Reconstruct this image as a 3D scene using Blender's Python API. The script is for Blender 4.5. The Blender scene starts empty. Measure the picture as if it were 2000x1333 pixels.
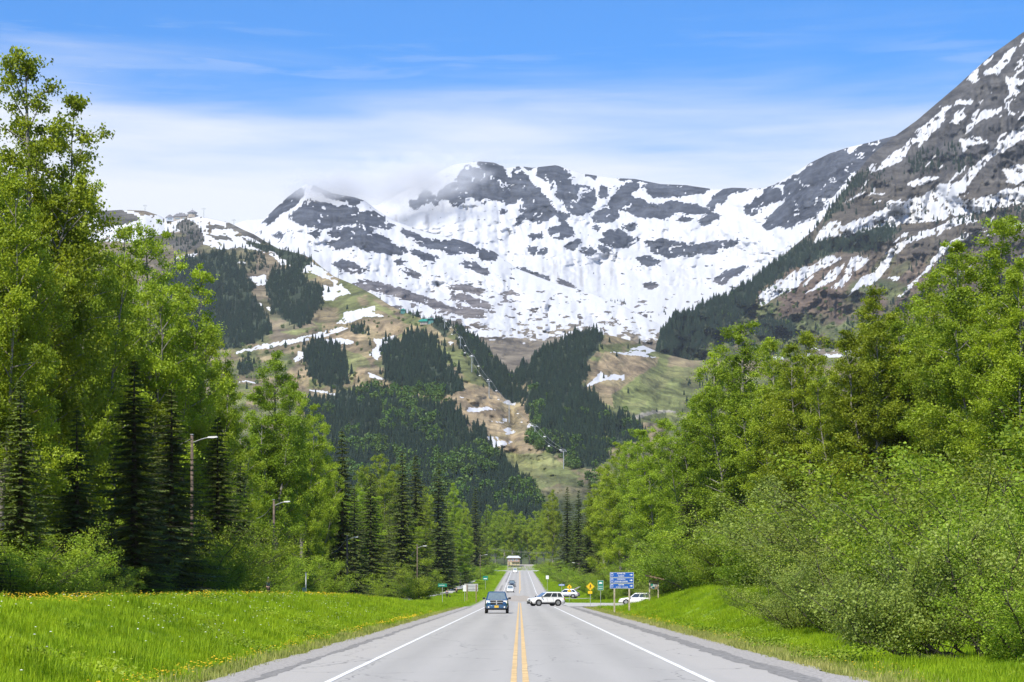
import bpy, bmesh, math, random
import numpy as np
from mathutils import Vector, Matrix

random.seed(7)
RNG = np.random.default_rng(11)
R = math.radians
SC = bpy.context.scene
COL = SC.collection

# ------------------------------------------------------------------ camera
F = 4100.0            # focal length in photo pixels (2000 px wide)
VX, VY = 1015.0, 1154.0   # vanishing point of the road
EYE = 2.0
cam_d = bpy.data.cameras.new('camera')
cam = bpy.data.objects.new('camera', cam_d)
COL.objects.link(cam)
cam.location = (0, 0, EYE)
cam.rotation_euler = (R(90), 0, 0)
cam_d.sensor_width = 36.0
cam_d.sensor_fit = 'HORIZONTAL'
cam_d.lens = F / 2000 * 36
cam_d.shift_x = -(VX - 1000) / 2000
cam_d.shift_y = (VY - 666.5) / 2000
cam_d.clip_start = 1.0
cam_d.clip_end = 40000
SC.camera = cam

# ------------------------------------------------------------------ light
SUN_EL, SUN_AZ = 50.0, 206.0      # azimuth clockwise from +Y
sun_d = bpy.data.lights.new('sun', 'SUN')
sun_d.energy = 5.0
sun_d.angle = R(0.53)
sun_d.color = (1.0, 0.93, 0.80)
sun = bpy.data.objects.new('sun', sun_d)
COL.objects.link(sun)
sv = Vector((math.sin(R(SUN_AZ)) * math.cos(R(SUN_EL)), math.cos(R(SUN_AZ)) * math.cos(R(SUN_EL)), math.sin(R(SUN_EL))))
sun.rotation_euler = sv.to_track_quat('Z', 'Y').to_euler()

W = bpy.data.worlds.new('World')
SC.world = W
W.use_nodes = True
nt = W.node_tree
nt.nodes.clear()


class NG:
    """small helper for building node trees"""
    def __init__(s, tree):
        s.t = tree

    def n(s, typ, **kw):
        nd = s.t.nodes.new(typ)
        for k, v in kw.items():
            setattr(nd, k, v)
        return nd

    def l(s, a, b):
        s.t.links.new(a, b)

    def val(s, sock, v):
        if hasattr(v, 'is_linked') or hasattr(v, 'links'):
            s.l(v, sock)
        else:
            sock.default_value = v

    def math(s, op, a, b=None, clamp=False):
        nd = s.n('ShaderNodeMath', operation=op, use_clamp=clamp)
        s.val(nd.inputs[0], a)
        if b is not None:
            s.val(nd.inputs[1], b)
        return nd.outputs[0]

    def sstep(s, v, lo, hi, a=0.0, b=1.0):
        nd = s.n('ShaderNodeMapRange', interpolation_type='SMOOTHSTEP')
        s.val(nd.inputs[0], v)
        nd.inputs[1].default_value = lo
        nd.inputs[2].default_value = hi
        nd.inputs[3].default_value = a
        nd.inputs[4].default_value = b
        return nd.outputs[0]

    def mix(s, f, a, b, blend='MIX'):
        nd = s.n('ShaderNodeMix', data_type='RGBA', blend_type=blend)
        s.val(nd.inputs[0], f)
        for sock, v in ((nd.inputs[6], a), (nd.inputs[7], b)):
            if isinstance(v, (tuple, list)):
                sock.default_value = (v[0], v[1], v[2], 1)
            else:
                s.l(v, sock)
        return nd.outputs[2]

    def noise(s, vec, scale, detail=4, rough=0.55, dist=0.0):
        nd = s.n('ShaderNodeTexNoise')
        if vec is not None:
            s.l(vec, nd.inputs['Vector'])
        nd.inputs['Scale'].default_value = scale
        nd.inputs['Detail'].default_value = detail
        nd.inputs['Roughness'].default_value = rough
        nd.inputs['Distortion'].default_value = dist
        return nd.outputs[0]

    def scaled(s, vec, sx, sy, sz):
        nd = s.n('ShaderNodeVectorMath', operation='MULTIPLY')
        s.l(vec, nd.inputs[0])
        nd.inputs[1].default_value = (sx, sy, sz)
        return nd.outputs[0]


g = NG(nt)
sky = g.n('ShaderNodeTexSky', sky_type='NISHITA')
sky.sun_disc = False
sky.sun_elevation = R(SUN_EL)
sky.sun_rotation = R(SUN_AZ)
sky.altitude = 100
sky.air_density = 1.0
sky.dust_density = 0.35
sky.ozone_density = 3.0
tc = g.n('ShaderNodeTexCoord')
sep = g.n('ShaderNodeSeparateXYZ')
g.l(tc.outputs['Generated'], sep.inputs[0])
hyp = g.math('SQRT', g.math('ADD', g.math('MULTIPLY', sep.outputs[0], sep.outputs[0]), g.math('MULTIPLY', sep.outputs[1], sep.outputs[1])))
elev = g.math('DIVIDE', sep.outputs[2], g.math('MAXIMUM', hyp, 0.02))
# long thin cirrus bands plus a bank of low cloud round the horizon
n1 = g.noise(g.scaled(tc.outputs['Generated'], 3.0, 3.0, 30.0), 1.6, 5, 0.55, 0.35)
n2 = g.noise(g.scaled(tc.outputs['Generated'], 1.6, 1.6, 4.0), 1.3, 3, 0.5, 0.2)
n3 = g.noise(g.scaled(tc.outputs['Generated'], 5.0, 5.0, 60.0), 2.2, 6, 0.6, 0.6)
ew = g.math('ADD', elev, g.math('MULTIPLY', g.math('SUBTRACT', n2, 0.5), -0.11))
ew = g.math('ADD', ew, g.math('MULTIPLY', g.math('SUBTRACT', n1, 0.5), -0.07))
bank = g.sstep(ew, 0.250, 0.188)
cir = g.math('MULTIPLY', g.sstep(n3, 0.50, 0.66), g.math('MULTIPLY', g.sstep(n2, 0.48, 0.62), g.sstep(elev, 0.285, 0.215)))
cl = g.math('MAXIMUM', g.math('MULTIPLY', bank, 0.96), g.math('MULTIPLY', cir, 0.6), clamp=True)
tint = g.mix(1.0, sky.outputs[0], (0.27, 0.93, 1.60), 'MULTIPLY')
skycol = g.mix(cl, tint, (8.6, 8.8, 9.1))
bg = g.n('ShaderNodeBackground')
g.l(skycol, bg.inputs[0])
bg.inputs[1].default_value = 0.085
wo = g.n('ShaderNodeOutputWorld')
g.l(bg.outputs[0], wo.inputs[0])

vs = SC.view_settings
vs.view_transform = 'Standard'
vs.look = 'None'
vs.gamma = 1.0
vs.use_curve_mapping = False
vs.exposure = 0.46
SC.render.engine = 'CYCLES'
SC.cycles.max_bounces = 6
SC.cycles.diffuse_bounces = 4
SC.cycles.transmission_bounces = 4
SC.cycles.volume_bounces = 1
SC.cycles.transparent_max_bounces = 6

# ------------------------------------------------------------------ helpers


def link(o):
    COL.objects.link(o)
    return o


def tag(o, label=None, cat=None, group=None, kind=None):
    if label:
        o['label'] = label
    if cat:
        o['category'] = cat
    if group:
        o['group'] = group
    if kind:
        o['kind'] = kind
    return o


def thing(name, label, cat, loc=(0, 0, 0), rotz=0.0, group=None, scale=None):
    o = link(bpy.data.objects.new(name, None))
    o.empty_display_size = 0.2
    o.location = loc
    o.rotation_euler = (0, 0, rotz)
    if scale:
        o.scale = scale
    return tag(o, label, cat, group)


def mesh_np(name, v, f, smooth=False):
    """v (n,3) array, f (m,k) array of equal-size faces"""
    me = bpy.data.meshes.new(name)
    v = np.asarray(v, dtype=np.float32)
    f = np.asarray(f, dtype=np.int32)
    k = f.shape[1]
    me.vertices.add(len(v))
    me.vertices.foreach_set('co', v.ravel())
    me.loops.add(f.size)
    me.loops.foreach_set('vertex_index', f.ravel())
    me.polygons.add(len(f))
    me.polygons.foreach_set('loop_start', np.arange(0, f.size, k, dtype=np.int32))
    me.update(calc_edges=True)
    if smooth:
        me.polygons.foreach_set('use_smooth', np.ones(len(f), dtype=bool))
    me.validate()
    return me


class MB:
    """collects boxes, tubes and loose faces; build() links them as one mesh object"""
    def __init__(s):
        s.v, s.f = [], []

    def add(s, vs, fs):
        b = len(s.v)
        s.v += [tuple(p) for p in vs]
        s.f += [tuple(i + b for i in q) for q in fs]
        return s

    def box(s, c, d, rz=0.0, rx=0.0):
        hx, hy, hz = d[0] / 2, d[1] / 2, d[2] / 2
        m = Matrix.Rotation(rz, 3, 'Z') @ Matrix.Rotation(rx, 3, 'X')
        pts = [m @ Vector((x * hx, y * hy, z * hz)) + Vector(c) for x in (-1, 1) for y in (-1, 1) for z in (-1, 1)]
        return s.add(pts, [(0, 1, 3, 2), (4, 6, 7, 5), (0, 4, 5, 1), (2, 3, 7, 6), (0, 2, 6, 4), (1, 5, 7, 3)])

    def tube(s, pts, rad, n=6, cap=True):
        pts = [Vector(p) for p in pts]
        if not hasattr(rad, '__len__'):
            rad = [rad] * len(pts)
        b = len(s.v)
        for i, p in enumerate(pts):
            d = (pts[min(i + 1, len(pts) - 1)] - pts[max(i - 1, 0)])
            d = d.normalized() if d.length > 1e-9 else Vector((0, 0, 1))
            a = d.orthogonal().normalized() if abs(d.z) < 0.95 else Vector((1, 0, 0)).cross(d).normalized()
            c = d.cross(a)
            for k in range(n):
                t = 2 * math.pi * k / n
                s.v.append(tuple(p + (a * math.cos(t) + c * math.sin(t)) * rad[i]))
        for i in range(len(pts) - 1):
            for k in range(n):
                s.f.append((b + i * n + k, b + i * n + (k + 1) % n, b + (i + 1) * n + (k + 1) % n, b + (i + 1) * n + k))
        if cap:
            s.f.append(tuple(b + k for k in range(n))[::-1])
            e = b + (len(pts) - 1) * n
            s.f.append(tuple(e + k for k in range(n)))
        return s

    def prism(s, poly, y0, y1):
        """poly in the XZ plane, extruded along Y"""
        n = len(poly)
        vs = [(x, y0, z) for x, z in poly] + [(x, y1, z) for x, z in poly]
        fs = [tuple(range(n))[::-1], tuple(range(n, 2 * n))] + [(i, (i + 1) % n, n + (i + 1) % n, n + i) for i in range(n)]
        return s.add(vs, fs)

    def mesh(s, name, m=None, smooth=False):
        me = bpy.data.meshes.new(name)
        me.from_pydata(s.v, [], s.f)
        bm = bmesh.new()
        bm.from_mesh(me)
        bmesh.ops.recalc_face_normals(bm, faces=bm.faces)
        bm.to_mesh(me)
        bm.free()
        if smooth:
            me.polygons.foreach_set('use_smooth', [True] * len(me.polygons))
        if m:
            me.materials.append(m)
        return me

    def build(s, name, m, parent=None, smooth=False, bevel=0.0):
        o = link(bpy.data.objects.new(name, s.mesh(name, m, smooth)))
        if parent:
            o.parent = parent
        if bevel:
            b = o.modifiers.new('bevel', 'BEVEL')
            b.width = bevel
            b.segments = 2
            b.limit_method = 'ANGLE'
        return o


def put(name, me, m, parent=None):
    if m is not None and len(me.materials) == 0:
        me.materials.append(m)
    o = link(bpy.data.objects.new(name, me))
    if parent:
        o.parent = parent
    return o


def copy_tree(o, parent=None):
    c = o.copy()
    COL.objects.link(c)
    c.parent = parent
    for ch in list(o.children):
        copy_tree(ch, c)
    return c


def world(px, py, Y):
    return ((px - VX) * Y / F, Y, EYE + (VY - py) * Y / F)


# numpy value noise ------------------------------------------------------


def _h(ix, iy, seed):
    n = (ix.astype(np.int64) * 374761393 + iy.astype(np.int64) * 668265263 + seed * 1442695041) & 0xFFFFFFFF
    n = ((n ^ (n >> 13)) * 1274126177) & 0xFFFFFFFF
    n = n ^ (n >> 16)
    return (n & 0xFFFFFF) / float(0xFFFFFF)


def vnoise(x, y, seed=0):
    x = np.asarray(x, float)
    y = np.asarray(y, float)
    ix, iy = np.floor(x), np.floor(y)
    fx, fy = x - ix, y - iy
    ux, uy = fx * fx * fx * (fx * (fx * 6 - 15) + 10), fy * fy * fy * (fy * (fy * 6 - 15) + 10)
    a, b = _h(ix, iy, seed), _h(ix + 1, iy, seed)
    c, d = _h(ix, iy + 1, seed), _h(ix + 1, iy + 1, seed)
    return (a + (b - a) * ux) * (1 - uy) + (c + (d - c) * ux) * uy


def fbm(x, y, seed=0, oct=5, gain=0.5):
    s, a, t = 0.0, 1.0, 0.0
    for i in range(oct):
        s = s + a * (vnoise(x, y, seed + i * 17) * 2 - 1)
        t += a
        a *= gain
        x, y = x * 2.03 + 7.1, y * 2.03 - 3.7
    return s / t


def ridged(x, y, seed=0, oct=5):
    s, a, t = 0.0, 1.0, 0.0
    for i in range(oct):
        s = s + a * (1 - np.abs(vnoise(x, y, seed + i * 13) * 2 - 1))
        t += a
        a *= 0.5
        x, y = x * 2.07 + 3.3, y * 2.07 - 1.7
    return s / t


def sm(x, a, b):
    t = np.clip((np.asarray(x, float) - a) / (b - a), 0, 1)
    return t * t * (3 - 2 * t)


def inpoly(px, py, poly):
    px, py = np.asarray(px, float), np.asarray(py, float)
    r = np.zeros(px.shape, bool)
    xs = [p[0] for p in poly]
    ys = [p[1] for p in poly]
    box = (px >= min(xs)) & (px <= max(xs)) & (py >= min(ys)) & (py <= max(ys))
    if not box.any():
        return r
    qx, qy = px[box], py[box]
    c = np.zeros(qx.shape, bool)
    n = len(poly)
    for i in range(n):
        x0, y0 = poly[i]
        x1, y1 = poly[(i + 1) % n]
        if y0 == y1:
            continue
        k = ((y0 > qy) != (y1 > qy)) & (qx < (x1 - x0) * (qy - y0) / (y1 - y0) + x0)
        c ^= k
    r[box] = c
    return r


# materials ----------------------------------------------------------------


def new_mat(name):
    m = bpy.data.materials.new(name)
    m.use_nodes = True
    t = m.node_tree
    t.nodes.clear()
    gg = NG(t)
    out = gg.n('ShaderNodeOutputMaterial')
    return m, gg, out


def plain(name, col, rough=0.6, metal=0.0, var=0.25, scale=6.0, bump=0.0, spec=0.5, coat=0.0):
    m, q, out = new_mat(name)
    b = q.n('ShaderNodeBsdfPrincipled')
    tcn = q.n('ShaderNodeTexCoord')
    nz = q.noise(tcn.outputs['Object'], scale, 6, 0.6)
    c = q.mix(q.sstep(nz, 0.3, 0.7), tuple(x * (1 - var) for x in col), tuple(min(1, x * (1 + var)) for x in col))
    q.l(c, b.inputs['Base Color'])
    b.inputs['Roughness'].default_value = rough
    b.inputs['Metallic'].default_value = metal
    b.inputs['Specular IOR Level'].default_value = spec
    b.inputs['Coat Weight'].default_value = coat
    if bump:
        bp = q.n('ShaderNodeBump')
        bp.inputs['Strength'].default_value = bump
        q.l(q.noise(tcn.outputs['Object'], scale * 5, 4), bp.inputs['Height'])
        q.l(bp.outputs[0], b.inputs['Normal'])
    q.l(b.outputs[0], out.inputs[0])
    return m


def leaf_mat(name, dark, light, trans=0.35, rough=0.5, hue=0.03):
    """leaf: diffuse + translucent, colour varies leaf by leaf and tree by tree"""
    m, q, out = new_mat(name)
    geo = q.n('ShaderNodeNewGeometry')
    oi = q.n('ShaderNodeObjectInfo')
    pn = q.sstep(q.noise(geo.outputs['Position'], 0.45, 3), 0.3, 0.7)
    f = q.math('ADD', q.math('MULTIPLY', geo.outputs['Random Per Island'], 0.4), q.math('MULTIPLY', pn, 0.6))
    c = q.mix(f, dark, light)
    hs = q.n('ShaderNodeHueSaturation')
    q.l(c, hs.inputs['Color'])
    q.l(q.math('ADD', 0.4990, q.math('MULTIPLY', oi.outputs['Random'], hue * 0.75)), hs.inputs['Hue'])
    q.l(q.math('ADD', 0.84, q.math('MULTIPLY', q.math('FRACT', q.math('MULTIPLY', oi.outputs['Random'], 7.31)), 0.4)), hs.inputs['Value'])
    b = q.n('ShaderNodeBsdfPrincipled')
    q.l(hs.outputs[0], b.inputs['Base Color'])
    b.inputs['Roughness'].default_value = rough
    b.inputs['Specular IOR Level'].default_value = 0.22
    tr = q.n('ShaderNodeBsdfTranslucent')
    q.l(q.mix(1.0, hs.outputs[0], (1.25, 1.2, 0.6), 'MULTIPLY'), tr.inputs[0])
    mx = q.n('ShaderNodeMixShader')
    mx.inputs[0].default_value = trans
    q.l(b.outputs[0], mx.inputs[1])
    q.l(tr.outputs[0], mx.inputs[2])
    q.l(mx.outputs[0], out.inputs[0])
    return m


M = {}
M['poplar_leaf'] = leaf_mat('poplar_leaf', (0.135, 0.195, 0.014), (0.43, 0.515, 0.048), 0.46)
M['alder_leaf'] = leaf_mat('alder_leaf', (0.12, 0.19, 0.016), (0.40, 0.50, 0.052), 0.44)
M['willow_leaf'] = leaf_mat('willow_leaf', (0.13, 0.175, 0.034), (0.40, 0.46, 0.10), 0.44)
M['spruce_needle'] = leaf_mat('spruce_needle', (0.05, 0.07, 0.018), (0.155, 0.19, 0.042), 0.22, 0.6)
M['far_needle'] = leaf_mat('far_needle', (0.008, 0.020, 0.013), (0.028, 0.052, 0.028), 0.04, 0.75)
M['far_leaf'] = leaf_mat('far_leaf', (0.06, 0.11, 0.02), (0.13, 0.2, 0.04), 0.3)
M['bark_grey'] = plain('bark_grey', (0.2, 0.185, 0.16), 0.9, var=0.4, scale=3, bump=0.4)
M['bark_dark'] = plain('bark_dark', (0.055, 0.045, 0.035), 0.9, var=0.4, scale=3, bump=0.4)
M['grass'] = leaf_mat('grass', (0.16, 0.27, 0.008), (0.40, 0.52, 0.018), 0.42, 0.65, 0.015)
M['dry_grass'] = leaf_mat('dry_grass', (0.19, 0.23, 0.035), (0.46, 0.42, 0.15), 0.3, 0.6)
M['dandelion'] = plain('dandelion', (0.75, 0.48, 0.01), 0.6)
M['white_flower'] = plain('white_flower', (0.75, 0.75, 0.68), 0.6)
M['wood'] = plain('wood', (0.23, 0.16, 0.10), 0.85, var=0.35, scale=4)
M['wood_pale'] = plain('wood_pale', (0.36, 0.31, 0.24), 0.85, var=0.3, scale=4)
M['pole_top'] = plain('pole_wood', (0.115, 0.085, 0.065), 0.85, var=0.4, scale=2)
M['steel'] = plain('steel', (0.5, 0.5, 0.5), 0.45, 0.7, var=0.15)
M['lift_steel'] = plain('lift_steel', (0.30, 0.33, 0.35), 0.6, 0.2, var=0.15)
M['wire'] = plain('wire', (0.25, 0.25, 0.25), 0.6)
M['rubber'] = plain('rubber', (0.012, 0.012, 0.012), 0.85)
M['trim'] = plain('black_trim', (0.015, 0.015, 0.017), 0.55)
M['rim'] = plain('rim', (0.45, 0.45, 0.46), 0.35, 0.8, var=0.1)
M['chrome'] = plain('chrome', (0.75, 0.75, 0.76), 0.15, 1.0, var=0.05)
M['lamp_glass'] = plain('lamp_glass', (0.75, 0.74, 0.7), 0.15, 0.0, var=0.05, spec=0.8)
M['tail_lamp'] = plain('tail_lamp', (0.4, 0.01, 0.01), 0.2)
M['amber'] = plain('amber', (0.6, 0.2, 0.02), 0.3)
M['glass'] = plain('car_glass', (0.14, 0.18, 0.20), 0.06, 0.0, var=0.1, spec=1.0, coat=1.0)  # light base colour imitates sky reflected in the panes and haze behind them
M['side_glass'] = plain('side_glass', (0.03, 0.038, 0.045), 0.06, 0.0, var=0.1, spec=1.0)
M['plate'] = plain('plate_yellow', (0.62, 0.40, 0.05), 0.5, var=0.2, scale=20)
M['blue_paint'] = plain('blue_paint', (0.03, 0.09, 0.19), 0.22, 0.4, var=0.05, coat=1.0)
M['white_paint'] = plain('white_paint', (0.78, 0.78, 0.77), 0.3, 0.0, var=0.03, coat=0.8)
M['silver_paint'] = plain('silver_paint', (0.55, 0.57, 0.6), 0.3, 0.4, var=0.04, coat=0.8)
M['dark_paint'] = plain('dark_paint', (0.04, 0.055, 0.075), 0.25, 0.3, var=0.05, coat=1.0)
M['sign_yellow'] = plain('sign_yellow', (0.80, 0.50, 0.008), 0.45, var=0.05)
M['sign_blue'] = plain('sign_blue', (0.006, 0.085, 0.38), 0.45, var=0.06)
M['sign_green'] = plain('sign_green', (0.005, 0.19, 0.13), 0.45, var=0.08)
M['sign_white'] = plain('sign_white', (0.72, 0.72, 0.72), 0.5, var=0.06)
M['sign_grey'] = plain('sign_grey', (0.42, 0.42, 0.41), 0.55, 0.2, var=0.15, scale=2)
M['sign_black'] = plain('sign_black', (0.012, 0.012, 0.012), 0.5)
M['skin'] = plain('skin', (0.45, 0.28, 0.2), 0.6)
M['navy'] = plain('navy_cloth', (0.02, 0.03, 0.11), 0.85)
M['black_cloth'] = plain('black_cloth', (0.018, 0.018, 0.02), 0.9)
M['brown_cloth'] = plain('brown_cloth', (0.10, 0.07, 0.05), 0.9)
M['orange_cloth'] = plain('orange_cloth', (0.50, 0.12, 0.05), 0.9)
M['hair'] = plain('hair', (0.03, 0.02, 0.015), 0.8)
M['helmet'] = plain('helmet', (0.6, 0.6, 0.55), 0.5)
M['teal_roof'] = plain('teal_roof', (0.01, 0.24, 0.19), 0.5, var=0.2, scale=0.3)
M['teal_wall'] = plain('teal_wall', (0.06, 0.19, 0.18), 0.7, var=0.2, scale=0.3)
M['station_wall'] = plain('station_wall', (0.33, 0.29, 0.24), 0.8, var=0.2, scale=0.3)
M['station_roof'] = plain('station_roof', (0.22, 0.22, 0.24), 0.7, var=0.2, scale=0.3)
M['house_wall'] = plain('house_wall', (0.34, 0.23, 0.19), 0.8, var=0.2, scale=0.8)
M['house_base'] = plain('house_base', (0.50, 0.44, 0.25), 0.8, var=0.2, scale=0.8)
M['house_roof'] = plain('house_roof', (0.55, 0.57, 0.6), 0.45, var=0.06, scale=0.5)
M['line_white'] = plain('line_white', (0.72, 0.72, 0.70), 0.7, var=0.12, scale=1.5)
M['line_yellow'] = plain('line_yellow', (0.62, 0.435, 0.20), 0.7, var=0.22, scale=1.2)
# ================================================================== GROUND
_ys = np.arange(-200, 2000, 5.0)
_zs = np.interp(_ys, [-200, 300, 400, 530, 620, 800, 1000, 1080, 1105, 1150, 1400, 2000], [0, 0, .42, 1.35, 3.2, 6.7, 10.4, 11.9, 12.4, 16.6, 18.5, 25])
_k = np.hanning(13)
_zs = np.convolve(np.pad(_zs, 6, mode='edge'), _k / _k.sum(), 'valid')


def zr(Y):
    return np.interp(Y, _ys, _zs)


def ground_z(X, Y):
    X, Y = np.asarray(X, float), np.asarray(Y, float)
    z = zr(Y) + 0 * X
    # left bank with crest and bicycle path behind it
    cl_ = np.interp(Y, [0, 140, 184, 241, 300, 420], [1.62, 1.62, 1.36, 0.66, 0.05, -0.1])
    a = -X
    up = sm(a, 6.8, 14.0) * cl_
    beyond = sm(a, 16.5, 19.5) * np.interp(Y, [0, 200, 300, 420], [0.45, 0.45, 0.25, 0.0])
    left = up - beyond - 0.12 * sm(a, 6.0, 7.2) + 1.2 * sm(a, 30, 60)
    left = left + 0.16 * fbm(X / 2.3, Y / 3.0, 5, 3) * sm(a, 8, 10)
    # right bank, ends before the side road
    cr_ = np.interp(Y, [0, 75, 100, 130, 165, 205, 245, 300, 340, 500], [.25, .3, .9, 1.9, 2.3, 1.7, 0.0, 0.0, 0.6, 0.9])
    b = X
    right = sm(b, 9.3, 15.5) * cr_ - 0.15 * sm(b, 6.8, 8.6) + 1.5 * sm(b, 20, 45) * np.interp(Y, [0, 200, 250, 310, 360], [1, 1, 0, 0, 1])
    right = right + 0.16 * fbm(X / 2.3, Y / 3.0, 9, 3) * sm(b, 8.6, 10)
    z = z + np.where(X < 0, left, right)
    z = z - 0.06 * ((X > -7.1) & (X < 7.8))
    # valley floor climbs a little towards the foot of the mountain
    z = np.where(Y > 1400, zr(np.minimum(Y, 1400)) + (Y - 1400) * 0.004, z)
    return z


gx = np.unique(np.concatenate([np.arange(-30, 30.01, 0.5), np.arange(-100, -30, 5), np.arange(30, 100, 5), np.arange(-600, -100, 50), np.arange(100, 601, 50), [-9000, -5000, -3000, -1500, 1500, 3000, 5000, 9000]]))
gy = np.unique(np.concatenate([np.arange(20, 120, 0.7), np.arange(120, 340, 1.5), np.arange(340, 1160, 8), np.arange(1160, 1500, 40), [-3000, -800, -200, -50, 0, 10, 1800, 2500, 3500, 5000, 7000, 9000]]))
GX, GY = np.meshgrid(gx, gy, indexing='ij')
GZ = ground_z(GX, GY)
GV = np.stack([GX, GY, GZ], -1).reshape(-1, 3)


def grid_faces(n, m):
    i = np.arange(n * m).reshape(n, m)
    return np.stack([i[:-1, :-1], i[1:, :-1], i[1:, 1:], i[:-1, 1:]], -1).reshape(-1, 4)


def set_color(me, name, rgb):
    a = me.attributes.new(name, 'FLOAT_COLOR', 'POINT')
    c = np.ones((len(rgb), 4), np.float32)
    c[:, :3] = rgb
    a.data.foreach_set('color', c.ravel())


def set_float(me, name, v):
    a = me.attributes.new(name, 'FLOAT', 'POINT')
    a.data.foreach_set('value', np.asarray(v, np.float32).ravel())


gme = mesh_np('ground', GV, grid_faces(len(gx), len(gy)), True)
ax = GV[:, 0]
gn = fbm(GV[:, 0] / 3, GV[:, 1] / 5, 3, 4)[:, None]
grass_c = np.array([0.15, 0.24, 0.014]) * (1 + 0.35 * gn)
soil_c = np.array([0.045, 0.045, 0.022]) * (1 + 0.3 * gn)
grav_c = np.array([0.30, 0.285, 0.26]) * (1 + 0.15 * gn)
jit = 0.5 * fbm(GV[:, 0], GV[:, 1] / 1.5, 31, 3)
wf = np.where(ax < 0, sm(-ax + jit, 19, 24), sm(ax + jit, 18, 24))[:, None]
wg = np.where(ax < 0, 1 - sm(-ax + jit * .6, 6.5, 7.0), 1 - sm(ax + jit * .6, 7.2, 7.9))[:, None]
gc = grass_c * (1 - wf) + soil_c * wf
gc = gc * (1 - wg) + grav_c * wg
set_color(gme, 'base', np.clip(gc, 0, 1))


def ground_mat():
    m, q, out = new_mat('ground')
    at = q.n('ShaderNodeAttribute', attribute_name='base')
    tcn = q.n('ShaderNodeTexCoord')
    nz = q.noise(tcn.outputs['Object'], 9.0, 6, 0.65)
    c = q.mix(1.0, at.outputs['Color'], q.mix(nz, (0.55, 0.55, 0.55), (1.45, 1.45, 1.45)), 'MULTIPLY')
    b = q.n('ShaderNodeBsdfPrincipled')
    q.l(c, b.inputs['Base Color'])
    b.inputs['Roughness'].default_value = 0.95
    bp = q.n('ShaderNodeBump')
    bp.inputs['Strength'].default_value = 0.5
    bp.inputs['Distance'].default_value = 0.05
    q.l(q.noise(tcn.outputs['Object'], 30.0, 4), bp.inputs['Height'])
    q.l(bp.outputs[0], b.inputs['Normal'])
    q.l(b.outputs[0], out.inputs[0])
    return m


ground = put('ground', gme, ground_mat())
tag(ground, 'grassy roadside banks and forest floor of the valley', None, None, 'structure')

# ================================================================== ROAD


def strip(name, x0, x1, y0, y1, lift, m, nx=2, dy=6.0, jitter=0.0, seed=0):
    ys = np.arange(y0, y1 + 0.01, dy)
    if ys[-1] < y1 - 0.01:
        ys = np.append(ys, y1)
    xs = np.linspace(0, 1, nx)
    j0 = jitter * fbm(ys / 2.1, ys * 0 + 3.3, seed, 4)
    j1 = jitter * fbm(ys / 2.1, ys * 0 + 8.3, seed + 5, 4)
    X = (x0 + j0)[None, :] * (1 - xs)[:, None] + (x1 + j1)[None, :] * xs[:, None]
    Y = np.repeat(ys[None, :], nx, 0)
    Z = zr(Y) + lift
    v = np.stack([X, Y, Z], -1).reshape(-1, 3)
    f = grid_faces(nx, len(ys))
    return put(name, mesh_np(name, v, f, True), m)


def asphalt_mat(name, base, edge):
    m, q, out = new_mat(name)
    tcn = q.n('ShaderNodeTexCoord')
    sp = q.n('ShaderNodeSeparateXYZ')
    q.l(tcn.outputs['Object'], sp.inputs[0])
    x = sp.outputs[0]
    fine = q.noise(tcn.outputs['Object'], 26.0, 5, 0.7)
    big = q.noise(q.scaled(tcn.outputs['Object'], 1.0, 0.06, 1.0), 0.9, 5, 0.6)
    c = q.mix(big, tuple(v * 0.78 for v in base), tuple(v * 1.12 for v in base))
    # wheel tracks polished by traffic, a real wear pattern along the lanes
    trk = q.math('MULTIPLY', q.math('SINE', q.math('MULTIPLY', q.math('ABSOLUTE', x), 3.4)), 0.5)
    c = q.mix(q.math('MULTIPLY', q.math('ADD', trk, 0.5), 0.45), c, tuple(v * 1.2 for v in base))
    ax_ = q.math('ADD', q.math('ABSOLUTE', x), q.math('MULTIPLY', q.math('SUBTRACT', big, 0.5), 0.5))
    c = q.mix(q.sstep(ax_, 4.2, 4.9), c, edge)
    # crack lines
    vo = q.n('ShaderNodeTexVoronoi', feature='DISTANCE_TO_EDGE')
    wv = q.n('ShaderNodeVectorMath', operation='ADD')
    q.l(q.scaled(tcn.outputs['Object'], 0.30, 0.11, 1.0), wv.inputs[0])
    nv = q.n('ShaderNodeTexNoise')
    nv.inputs['Scale'].default_value = 1.2
    q.l(tcn.outputs['Object'], nv.inputs['Vector'])
    q.l(q.scaled(nv.outputs['Color'], 0.22, 0.22, 0), wv.inputs[1])
    q.l(wv.outputs[0], vo.inputs['Vector'])
    vo.inputs['Scale'].default_value = 1.0
    crack = q.math('MULTIPLY', q.sstep(vo.outputs['Distance'], 0.010, 0.002), q.sstep(big, 0.40, 0.52))
    c = q.mix(q.math('MULTIPLY', crack, 0.5), c, (0.06, 0.06, 0.06))
    c = q.mix(1.0, c, q.mix(fine, (0.72, 0.72, 0.72), (1.24, 1.24, 1.24)), 'MULTIPLY')
    b = q.n('ShaderNodeBsdfPrincipled')
    q.l(c, b.inputs['Base Color'])
    b.inputs['Roughness'].default_value = 0.82
    bp = q.n('ShaderNodeBump')
    bp.inputs['Strength'].default_value = 0.35
    bp.inputs['Distance'].default_value = 0.01
    q.l(q.noise(tcn.outputs['Object'], 60.0, 3), bp.inputs['Height'])
    q.l(bp.outputs[0], b.inputs['Normal'])
    q.l(b.outputs[0], out.inputs[0])
    return m


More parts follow.
